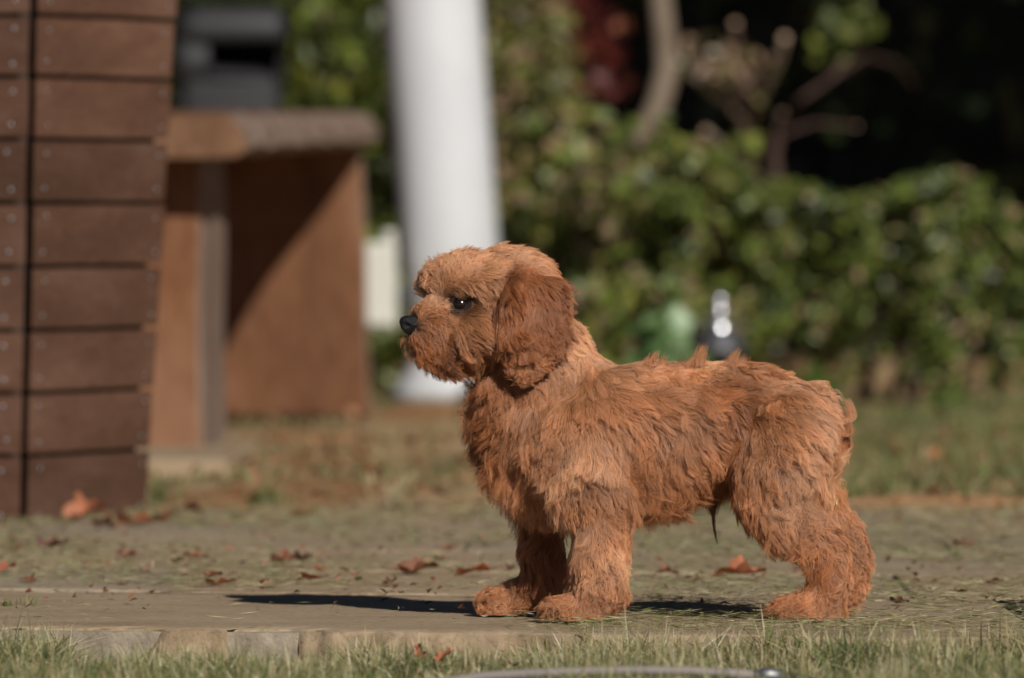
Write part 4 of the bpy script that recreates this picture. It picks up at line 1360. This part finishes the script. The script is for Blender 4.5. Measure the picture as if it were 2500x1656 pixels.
# control points: px, py, direction (right, down), lift, length mm, curl, colour index (0 pale, 1 mid, 2 deep)
CTRL = [
    (1030, 775, .5, -.6, .55, 7, .4, 1), (1060, 748, .3, -.9, .6, 11, .5, 0), (1090, 735, -.2, -1, .6, 10, .4, 0),
    (1050, 790, .95, .35, .3, 8, .3, 2), (1085, 790, 1, .45, .28, 11, .3, 1), (1022, 825, -.2, 1, .42, 9, .4, 2), (1045, 850, -.05, 1, .42, 13, .6, 2),
    (1070, 830, .8, .65, .3, 13, .4, 2), (1075, 870, .2, 1, .38, 17, .6, 3), (1115, 885, .5, 1, .35, 19, .5, 2), (1120, 830, .88, .58, .28, 16, .4, 1), (1160, 800, .95, .45, .3, 18, .3, 1),
    (1180, 850, .7, .8, .3, 20, .4, 1), (1160, 905, .4, 1, .35, 20, .5, 2), (1130, 770, .9, .45, .3, 9, .2, 1), (1095, 760, .5, .6, .3, 7, .2, 1),
    (1062, 704, -.8, -.4, .45, 12, .6, 0), (1060, 670, -.8, -.5, .55, 17, .7, 0), (1090, 650, -.4, -.9, .6, 17, .6, 0), (1098, 700, .1, -.7, .3, 10, .4, 1),
    (1130, 655, .6, -.6, .42, 16, .6, 0), (1118, 716, .9, .1, .24, 9, .3, 1), (1146, 722, .8, .55, .22, 12, .3, 1), (1155, 722, .85, .6, .28, 14, .4, 1), (1190, 720, .75, .7, .3, 19, .5, 1), (1190, 670, .9, .3, .35, 20, .6, 0),
    (1200, 620, .95, -.25, .55, 18, .7, 0), (1260, 630, 1, .1, .5, 19, .7, 0), (1320, 660, .9, .5, .45, 20, .6, 1), (1210, 770, .7, .7, .25, 16, .4, 2),
    (1340, 740, .8, .7, .4, 22, .6, 0), (1390, 800, .8, .75, .42, 20, .7, 0), (1440, 850, .9, .6, .4, 19, .7, 0), (1340, 850, .45, 1, .35, 24, .7, 0), (1260, 900, -.15, 1, .35, 24, .6, 2),
    (1290, 930, .0, 1, .35, 25, .8, 1), (1380, 920, .35, 1, .35, 26, .8, 1), (1180, 940, -.7, .75, .62, 25, .6, 2), (1205, 1000, -.8, .65, .68, 27, .7, 2),
    (1228, 1080, -.8, .7, .66, 28, .8, 2), (1250, 1150, -.65, .85, .6, 30, .8, 1), (1290, 1050, -.45, .95, .45, 30, .9, 1), (1310, 1190, -.35, 1, .45, 30, .7, 1), (1290, 1230, -.15, 1, .4, 24, .6, 2),
    (1360, 1020, -.05, 1, .4, 29, .9, 1), (1360, 1130, -.15, 1, .45, 31, .9, 0), (1430, 980, .35, 1, .35, 27, .7, 1), (1440, 1080, .15, 1, .38, 29, .9, 0), (1480, 1180, .3, 1, .38, 24, .8, 1),
    (1500, 900, .9, .45, .4, 22, .5, 0), (1620, 880, 1, .18, .42, 20, .5, 1), (1740, 880, 1, .25, .42, 19, .5, 0), (1850, 890, 1, .4, .4, 19, .5, 1), (1530, 980, .75, .75, .35, 26, .6, 1),
    (1650, 960, .9, .45, .35, 25, .6, 1), (1760, 960, .95, .4, .33, 23, .5, 2), (1560, 1080, .45, 1, .35, 28, .6, 1), (1680, 1060, .6, .9, .33, 28, .6, 1), (1790, 1050, .6, .85, .32, 25, .5, 2),
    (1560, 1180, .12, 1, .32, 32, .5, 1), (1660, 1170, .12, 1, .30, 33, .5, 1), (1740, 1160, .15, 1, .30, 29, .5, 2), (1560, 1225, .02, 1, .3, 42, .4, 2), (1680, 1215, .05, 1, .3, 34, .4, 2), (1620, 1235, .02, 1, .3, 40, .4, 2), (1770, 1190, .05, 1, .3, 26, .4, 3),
    (1930, 920, .9, .7, .4, 20, .5, 0), (1990, 960, .7, .95, .38, 17, .6, 0), (2040, 1010, .35, .9, .45, 15, .8, 1), (1890, 1000, .8, .8, .35, 23, .5, 1),
    (1960, 1030, .75, .8, .4, 25, .6, 0), (2040, 1100, .6, .9, .42, 19, .6, 1), (1850, 1090, .1, 1, .4, 25, .9, 1), (1920, 1110, .4, 1, .4, 28, .8, 0), (2000, 1130, .6, .9, .42, 25, .6, 0),
    (1850, 1180, -.1, 1, .45, 24, .9, 1), (1920, 1200, .3, 1, .4, 26, .8, 0), (2000, 1210, .6, .95, .4, 24, .6, 1), (1930, 1290, .15, 1, .4, 19, 1.0, 1), (2010, 1290, .5, 1, .4, 18, .9, 1), (2085, 1320, .45, .9, .4, 15, .9, 1),
    (2000, 1370, .05, 1, .38, 16, 1.0, 2), (2070, 1390, .25, 1, .38, 14, .9, 1), (2020, 1430, -.1, 1, .42, 13, 1.1, 1), (2080, 1450, .3, .9, .4, 12, .9, 1), (1960, 1455, -.4, .9, .65, 17, 1.7, 1), (1910, 1480, -.5, .8, .85, 16, 2.0, 1), (1990, 1495, -.2, .8, .85, 16, 2.0, 1), (2050, 1495, .3, .8, .8, 15, 1.8, 1),
    (1450, 1250, .05, 1, .38, 23, .9, 1), (1500, 1260, .4, 1, .4, 21, .8, 1), (1420, 1300, -.15, 1, .4, 22, .8, 0), (1480, 1340, .3, 1, .38, 21, .8, 0), (1430, 1380, -.1, 1, .4, 20, .8, 0), (1490, 1420, .4, 1, .42, 18, .9, 1),
    (1430, 1440, -.2, 1, .42, 16, .9, 1), (1500, 1470, .4, .8, .5, 16, 1.2, 1), (1380, 1462, -.6, .8, .7, 16, 1.7, 1), (1350, 1485, -.5, .8, .85, 14, 2.0, 1), (1440, 1495, -.2, .9, .85, 16, 2.0, 1),
    (1320, 1270, -.1, 1, .35, 20, .6, 2), (1300, 1350, -.2, 1, .35, 19, .6, 2), (1350, 1350, .2, 1, .35, 19, .6, 2), (1300, 1420, -.4, 1, .38, 15, .6, 2), (1250, 1450, -.9, .35, .35, 15, .4, 1), (1215, 1465, -.8, .5, .7, 13, 1.4, 1),
]
EAR_CTRL = [
    (1225, 680, .3, .9, .3, 14, .4, 2), (1255, 665, .6, .7, .3, 17, .5, 2), (1310, 670, .8, .6, .4, 19, .7, 2), (1345, 700, .7, .75, .4, 18, .7, 2),
    (1240, 700, .25, 1, .35, 24, .5, 2), (1290, 720, .45, 1, .35, 26, .5, 2), (1345, 740, .35, 1, .38, 20, .6, 2), (1230, 780, .1, 1, .35, 24, .5, 2), (1290, 790, .2, 1, .33, 26, .6, 2),
    (1360, 800, .12, 1, .38, 20, .8, 2), (1240, 850, .05, 1, .36, 15, .9, 2), (1300, 860, .0, 1, .36, 14, 1.2, 1), (1340, 850, -.1, 1, .38, 15, 1.0, 2), (1270, 890, .0, .8, .45, 10, 1.4, 1),
]
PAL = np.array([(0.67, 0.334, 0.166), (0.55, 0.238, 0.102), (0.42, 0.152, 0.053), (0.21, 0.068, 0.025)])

def make_fur(me, ctrl, n_hair, n_clump, name, parent, seed, density=None, cull=None, pal_shift=0.0, rad=0.00011, K=9, length_scale=1.0, lumps=1.0):
    r = np.random.default_rng(seed)
    ct = np.array(ctrl, dtype=np.float64)
    ctd = norm(ct[:, 2:4])
    def field(P):
        px, py = to_px(P)
        d2 = (px[:, None] - ct[None, :, 0]) ** 2 + (py[:, None] - ct[None, :, 1]) ** 2 + 120.0
        w = d2 ** -2.2
        w /= w.sum(1, keepdims=True)
        dirs = w @ ctd
        vals = w @ ct[:, 4:8]
        return norm(np.stack([dirs[:, 0], np.zeros(len(P)), -dirs[:, 1]], 1)), vals
    n1, n2, n3 = Noise(0.026, seed + 1), Noise(0.010, seed + 2), Noise(0.05, seed + 3)
    def strands(P, N, ang, lenmul, liftmul, phase, amp, wl):
        """Polylines of K points from roots P."""
        D, vals = field(P)
        D = norm(D + 0.30 * n1(P) + 0.12 * n2(P) + ang)
        lift, L, curl = vals[:, 0] * liftmul, vals[:, 1] * 1.18e-3 * lenmul * length_scale, vals[:, 2]
        lift = np.clip(lift * 0.78 * (1 + 0.30 * n3(P)[:, 0]), 0.05, 0.9)
        L = L * (1 + 0.14 * n3(P)[:, 1])
        T = norm(D - (D * N).sum(1, keepdims=True) * N)
        B = np.cross(T, N)
        pts = [P]
        cur = P.copy()
        step = (L / (K - 1))[:, None]
        for k in range(1, K):
            t = k / (K - 1)
            l_ = lift * (1.25 - 1.0 * t)
            d = T * np.cos(l_ * np.pi / 2)[:, None] + N * np.sin(l_ * np.pi / 2)[:, None]
            d = d * (1 - 0.25 * t) + D * 0.25 * t + np.array([0, 0, -0.22]) * t * t
            cur = cur + norm(d) * step
            pts.append(cur)
        S = np.stack(pts, 1)
        tt = np.linspace(0, 1, K)
        wv = np.sin(2 * np.pi * (tt[None, :] / wl[:, None]) + phase[:, None]) - np.sin(phase)[:, None]
        wv2 = np.cos(2 * np.pi * (tt[None, :] / wl[:, None]) + phase[:, None] * 1.3) - np.cos(phase * 1.3)[:, None]
        A = (amp * curl * 0.0056)[:, None] * np.clip(tt * 1.3, 0, 1)[None, :]
        S = S + B[:, None, :] * (wv * A)[:, :, None] + N[:, None, :] * (wv2 * A * 0.30)[:, :, None]
        return S, vals
    # clump guides, sub-clump guides, hairs
    G, GN = sample(me, n_clump, density)
    ng = len(G)
    gS, _ = strands(G, GN, r.normal(0, 0.16, (ng, 3)), r.uniform(0.85, 1.18, ng), r.uniform(0.85, 1.15, ng), r.uniform(0, 6.28, ng), r.uniform(0.5, 1.3, ng), r.uniform(0.45, 0.95, ng))
    nsub = n_clump * 6
    SG, SGN = sample(me, nsub, density)
    def nearest(src, pts):
        kd = kdtree.KDTree(len(src))
        for i, p in enumerate(src): kd.insert(p, i)
        kd.balance()
        return np.fromiter((kd.find(p)[1] for p in pts), dtype=np.int64, count=len(pts))
    gi = nearest(G, SG)
    tt = np.linspace(0, 1, K)
    sS, _ = strands(SG, SGN, r.normal(0, 0.12, (nsub, 3)), r.uniform(0.8, 1.15, nsub), r.uniform(0.8, 1.2, nsub), r.uniform(0, 6.28, nsub), r.uniform(0.3, 1.0, nsub), r.uniform(0.4, 0.9, nsub))
    tgt = gS[gi] + (SG - G[gi])[:, None, :] * (1 - 0.58 * tt ** 1.1)[None, :, None]
    cl = (0.70 * tt ** 0.9)[None, :, None] * r.uniform(0.75, 1.1, nsub)[:, None, None]
    sS = sS * (1 - cl) + tgt * cl
    P, N = sample(me, n_hair, density)
    if cull is not None:
        k = ~cull(P)
        P, N = P[k], N[k]
    n = len(P)
    si = nearest(SG, P)
    S, vals = strands(P, N, r.normal(0, 0.10, (n, 3)), r.uniform(0.7, 1.15, n), r.uniform(0.8, 1.2, n), r.uniform(0, 6.28, n), r.uniform(0.1, 0.4, n), r.uniform(0.5, 1.2, n))
    tgt = sS[si] + (P - SG[si])[:, None, :] * (1 - 0.58 * tt ** 1.0)[None, :, None]
    loose = r.random(n)
    cl = (0.92 * tt ** 0.7)[None, :, None] * np.where(loose < 0.06, 0.25, r.uniform(0.8, 1.05, n))[:, None, None]
    cl = np.clip(cl, 0, 0.97)
    S = S * (1 - cl) + tgt * cl
    S[:, :, 2] = np.maximum(S[:, :, 2], 0.0012)
    # colour
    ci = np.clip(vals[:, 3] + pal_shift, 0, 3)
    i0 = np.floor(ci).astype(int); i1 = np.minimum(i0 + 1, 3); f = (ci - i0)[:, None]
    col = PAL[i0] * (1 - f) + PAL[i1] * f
    gcol = r.normal(0, 0.10, ng)[gi][si] + r.normal(0, 0.07, nsub)[si] + r.normal(0, 0.08, n) + 0.13 * n3(P)[:, 2]
    col = np.clip(col * np.exp(gcol)[:, None], 0.02, 0.93)
    pale = (r.random(n) < 0.05)[:, None]
    de = np.linalg.norm((P - np.array(eye_p)) * np.array([0.75, 0.6, 1.0]), axis=1)
    col = col * np.where((de < 0.016), 0.22 + 0.78 * np.clip((de - 0.0085) / 0.0075, 0, 1), 1.0)[:, None]
    col = np.where(pale & (de > 0.0135)[:, None], col * 0.6 + np.array([0.80, 0.54, 0.37]) * 0.4, col)
    # write curves
    loc = Vector((0, 0, 0)); p_ = parent
    while p_ is not None: loc += p_.location; p_ = p_.parent
    S = S - np.array(loc)
    cu = bpy.data.hair_curves.new(name)
    cu.add_curves([K] * n)
    cu.attributes['position'].data.foreach_set('vector', S.reshape(-1).astype(np.float32))
    ra = cu.attributes.get('radius') or cu.attributes.new('radius', 'FLOAT', 'POINT')
    rr = rad * (1.0 - 0.80 * tt ** 2.0)
    ra.data.foreach_set('value', np.tile(rr, n).astype(np.float32))
    ca = cu.attributes.new('tint', 'FLOAT_COLOR', 'POINT')
    c4 = np.ones((n, K, 4), dtype=np.float32)
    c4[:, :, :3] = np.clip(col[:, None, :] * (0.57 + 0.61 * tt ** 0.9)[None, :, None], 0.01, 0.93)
    ca.data.foreach_set('color', c4.ravel())
    cu.materials.append(M['hair'])
    o = bpy.data.objects.new(name, cu)
    COL.objects.link(o)
    o.parent = parent
    return o

body_me = ball_body(list(CH.values()), TOES, 0.0042, 10, 'body')
body_world = body_me.copy()
co, nr, tri = mesh_arrays(body_world)
bvh = BVHTree.FromPolygons([Vector(c) for c in co], [tuple(t) for t in tri])
def on_near_side(px, py):
    p = dv(px, py, -0.5)
    hit = bvh.ray_cast(p, Vector((0, 1, 0)))
    return hit[0], hit[1]
def on_far_side(px, py):
    hit = bvh.ray_cast(dv(px, py, 0.5), Vector((0, -1, 0)))
    return hit[0], hit[1]

EYE = (1123, 742)
eye_p, eye_n = on_near_side(*EYE)
far_p, far_n = on_far_side(EYE[0] - 6, EYE[1])
nose_c = dv(1004, 791, -0.034)

def paint(me, spots):
    co_ = mesh_arrays(me)[0]
    f = np.ones(len(co_))
    for p_, r0, r1 in spots:
        d_ = np.linalg.norm(co_ - np.array(p_), axis=1)
        f = np.minimum(f, 0.07 + 0.93 * np.clip((d_ - r0) / (r1 - r0), 0, 1))
    at_ = me.attributes.new('tint', 'FLOAT_COLOR', 'POINT')
    c_ = np.ones((len(co_), 4), dtype=np.float32); c_[:, :3] = f[:, None]
    at_.data.foreach_set('color', c_.ravel())
paint(body_me, [(eye_p, 0.011, 0.015), (far_p, 0.011, 0.015), (nose_c, 0.013, 0.017)])      # dark skin round eyes and nose
body_o = link('body', body_me, M['skin'], dog)

def dens(c, nrm):
    px, py = to_px(c)
    d = np.where(nrm[:, 1] > 0.35, 0.35, 1.0)
    d = np.where(py < 930, d * 1.5, d)
    return d
def cull(P):
    de = np.linalg.norm((P - np.array(eye_p)) * np.array([0.72, 0.7, 1.1]), axis=1) < 0.0086
    df = np.linalg.norm(P - np.array(far_p), axis=1) < 0.007
    dn = np.linalg.norm((P - np.array(nose_c)) * np.array([1, 1, 1]), axis=1) < 0.0098
    return de | df | dn
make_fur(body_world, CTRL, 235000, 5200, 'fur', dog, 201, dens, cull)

# ears: a flap each with its own longer, redder hair
EAR = [(1252, 676, 0, 22), (1272, 706, 0, 44), (1298, 745, 0, 72), (1302, 795, 0, 74), (1292, 840, 0, 62), (1282, 868, 0, 46)]
def ear(side):
    ch = []
    for (px, py, yo, r_), y in zip(EAR, (-.040, -.046, -.051, -.0535, -.054, -.053)):
        yy_ = y if side < 0 else -y - 0.016
        ch.append((px, py, yy_, r_))
    me = ball_body([ch], [], 0.0026, 4, 'ear', 0.17)
    paint(me, [])
    wme = me.copy()
    o = link('ear', me, M['skin'], dog)
    if side < 0:
        make_fur(wme, EAR_CTRL, 50000, 800, 'ear_fur', o, 301, lambda c, nrm: np.where(nrm[:, 1] > 0.3, 0.4, 1.0), None, 0.35)
    else:
        make_fur(wme, EAR_CTRL, 9000, 250, 'ear_fur', o, 401, None, None, 0.35)
    return o
ear(-1); ear(1)

# eyes
M['eye'] = plain('dark_eye', (0.012, 0.006, 0.004), 0.17, 0, 0, 8, 0.6)
M['lid'] = plain('eyelid_skin', (0.02, 0.012, 0.010), 0.45, 0, 0, 8, 0.4)
M['nose'] = plain('nose_leather', (0.012, 0.011, 0.013), 0.33, 0, 0.2, 500, 0.5, 0.7, 1400)
M['nostril'] = plain('nostril_dark', (0.004, 0.003, 0.003), 0.7)
for p_, n_ in ((eye_p, eye_n), (far_p, far_n)):
    n_ = Vector(n_)
    q = n_.to_track_quat('Z', 'Y').to_matrix().to_4x4()
    c_ = Vector(p_) - n_ * 0.0048
    bm = bmesh.new()
    bmesh.ops.create_uvsphere(bm, u_segments=28, v_segments=18, radius=0.0078, matrix=Matrix.Translation(c_) @ q)
    eo = bm_done(bm, 'eye', M['eye'], dog, smooth=True)
    bm = bmesh.new()
    pts = []
    for k in range(25):
        a = 2 * math.pi * k / 24
        pts.append(c_ + q.to_3x3() @ Vector((0.0084 * math.cos(a), 0.0062 * math.sin(a), 0.0036)))
    tube_bm(bm, pts, 0.0022, 8, cap=False)
    tube_bm(bm, [c_ + (p - c_) * 1.18 - n_ * 0.0012 for p in pts], 0.0022, 8, cap=False)
    bm_done(bm, 'eyelid', M['lid'], eo)

# nose leather with two nostrils
bm = bmesh.new()
bmesh.ops.create_uvsphere(bm, u_segments=40, v_segments=28, radius=1.0)
face_dir = Vector((-0.93, -0.37, 0.0)).normalized()
sidev = Vector((0.37, -0.93, 0)).normalized()          # towards the camera side
for v in bm.verts:
    c = v.co.copy()
    f_, s_, u_ = c.x, c.y, c.z                         # front, side, up
    wid = 1.0 if u_ > 0 else 1.0 + 0.45 * u_
    top_flat = u_ if u_ < 0.55 else 0.55 + (u_ - 0.55) * 0.55
    s2 = s_ * wid
    dent = 0.0
    for sg in (-1, 1):
        q_ = ((s_ - sg * 0.62) / 0.26) ** 2 + ((u_ + 0.12) / 0.26) ** 2
        if f_ > 0: dent += 0.34 * math.exp(-q_)
    groove = 0.10 * math.exp(-(s_ / 0.10) ** 2) * (f_ > 0) * (u_ < 0.2)
    v.co = nose_c + face_dir * (f_ * 0.0102 * (1 - 0.15 * max(0, -u_)) - (dent + groove) * 0.0100) + sidev * (s2 * 0.0112) + Vector((0, 0, top_flat * 0.0098 + f_ * 0.0008))
no = bm_done(bm, 'nose', M['nose'], dog, smooth=True)

# stray locks: standing tufts on the back, tail curl, belly wisp, dew claw
def lock(name, root, tip, width, n, bendv, seed, col, jit=0.003, K=8, rad=0.00011):
    r = np.random.default_rng(seed)
    root, tip, bendv = np.array(root), np.array(tip), np.array(bendv)
    tt = np.linspace(0, 1, K)
    off = r.normal(0, width, (n, 3)) * np.array([1, 1, 0.3])
    tipo = off * 0.30 + r.normal(0, jit * 0.6, (n, 3)) - (tip - root)[None, :] * r.uniform(0, 0.55, n)[:, None] * (np.linalg.norm(off, axis=1) / (width * 2))[:, None]
    S = root[None, None] + (tip - root)[None, None] * tt[None, :, None] + off[:, None, :] * (1 - tt)[None, :, None] + tipo[:, None, :] * tt[None, :, None]
    S += bendv[None, None] * np.sin(np.pi * tt)[None, :, None]
    S -= np.array(dog.location)
    cu = bpy.data.hair_curves.new(name)
    cu.add_curves([K] * n)
    cu.attributes['position'].data.foreach_set('vector', S.reshape(-1).astype(np.float32))
    ra = cu.attributes.get('radius') or cu.attributes.new('radius', 'FLOAT', 'POINT')
    ra.data.foreach_set('value', np.tile(rad * (1 - 0.75 * tt ** 2), n).astype(np.float32))
    c4 = np.ones((n, 4), dtype=np.float32)
    c4[:, :3] = np.clip(np.array(col)[None] * r.uniform(0.75, 1.2, (n, 1)), 0, 0.95)
    cu.attributes.new('tint', 'FLOAT_COLOR', 'CURVE').data.foreach_set('color', c4.ravel())
    cu.materials.append(M['hair'])
    o = bpy.data.objects.new(name, cu); COL.objects.link(o); o.parent = dog
    return o
c1 = tuple(PAL[1])
def tuft_back(px, py0, py1, dx, w, n, seed): lock('fur_tuft', dv(px, py0, -0.012), dv(px + dx, py1, -0.012), w, n, (-0.001, 0, 0), seed, c1)
for k_, (a_, t_, d_, w_, n_) in enumerate([(1580, 860, 12, .0045, 90), (1594, 850, 8, .0036, 90), (1606, 862, 14, .0040, 60),
        (1688, 858, 20, .0046, 110), (1700, 832, 18, .0042, 190), (1713, 850, 6, .0040, 90),
        (1776, 860, 16, .0044, 100), (1790, 845, 10, .0040, 130), (1806, 862, 18, .0044, 80)]):
    tuft_back(a_, 896, t_ + 8, d_, w_, n_, 20 + k_)
lock('tail_curl', dv(2044, 1034, -0.012), dv(2070, 974, -0.014), .0028, 200, (0.0085, 0, -0.003), 6, tuple(PAL[0]))
lock('tail_curl', dv(2040, 1060, -0.012), dv(2078, 1036, -0.014), .0032, 220, (0.004, 0, -0.004), 7, c1)
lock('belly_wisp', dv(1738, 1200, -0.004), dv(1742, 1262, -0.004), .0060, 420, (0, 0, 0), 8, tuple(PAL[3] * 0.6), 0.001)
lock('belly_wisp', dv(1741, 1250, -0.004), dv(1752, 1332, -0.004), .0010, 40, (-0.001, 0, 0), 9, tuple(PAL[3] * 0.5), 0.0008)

# wispy beard under the muzzle
for k_, (x0, y0, x1, y1, w_, n_) in enumerate([(1002, 838, 990, 872, .0022, 40), (1014, 856, 1004, 890, .0024, 44), (1030, 872, 1024, 906, .0024, 44), (1046, 884, 1042, 922, .0024, 40),
        (1062, 892, 1062, 926, .0026, 44), (1082, 900, 1086, 934, .0026, 40), (992, 818, 978, 846, .0018, 30), (1104, 908, 1114, 940, .0026, 40)]):
    lock('beard', dv(x0, y0, -0.030), dv(x1, y1, -0.031), w_, n_, (-0.0012, 0, -0.0004), 60 + k_, tuple(PAL[2] * 0.8), 0.0015)
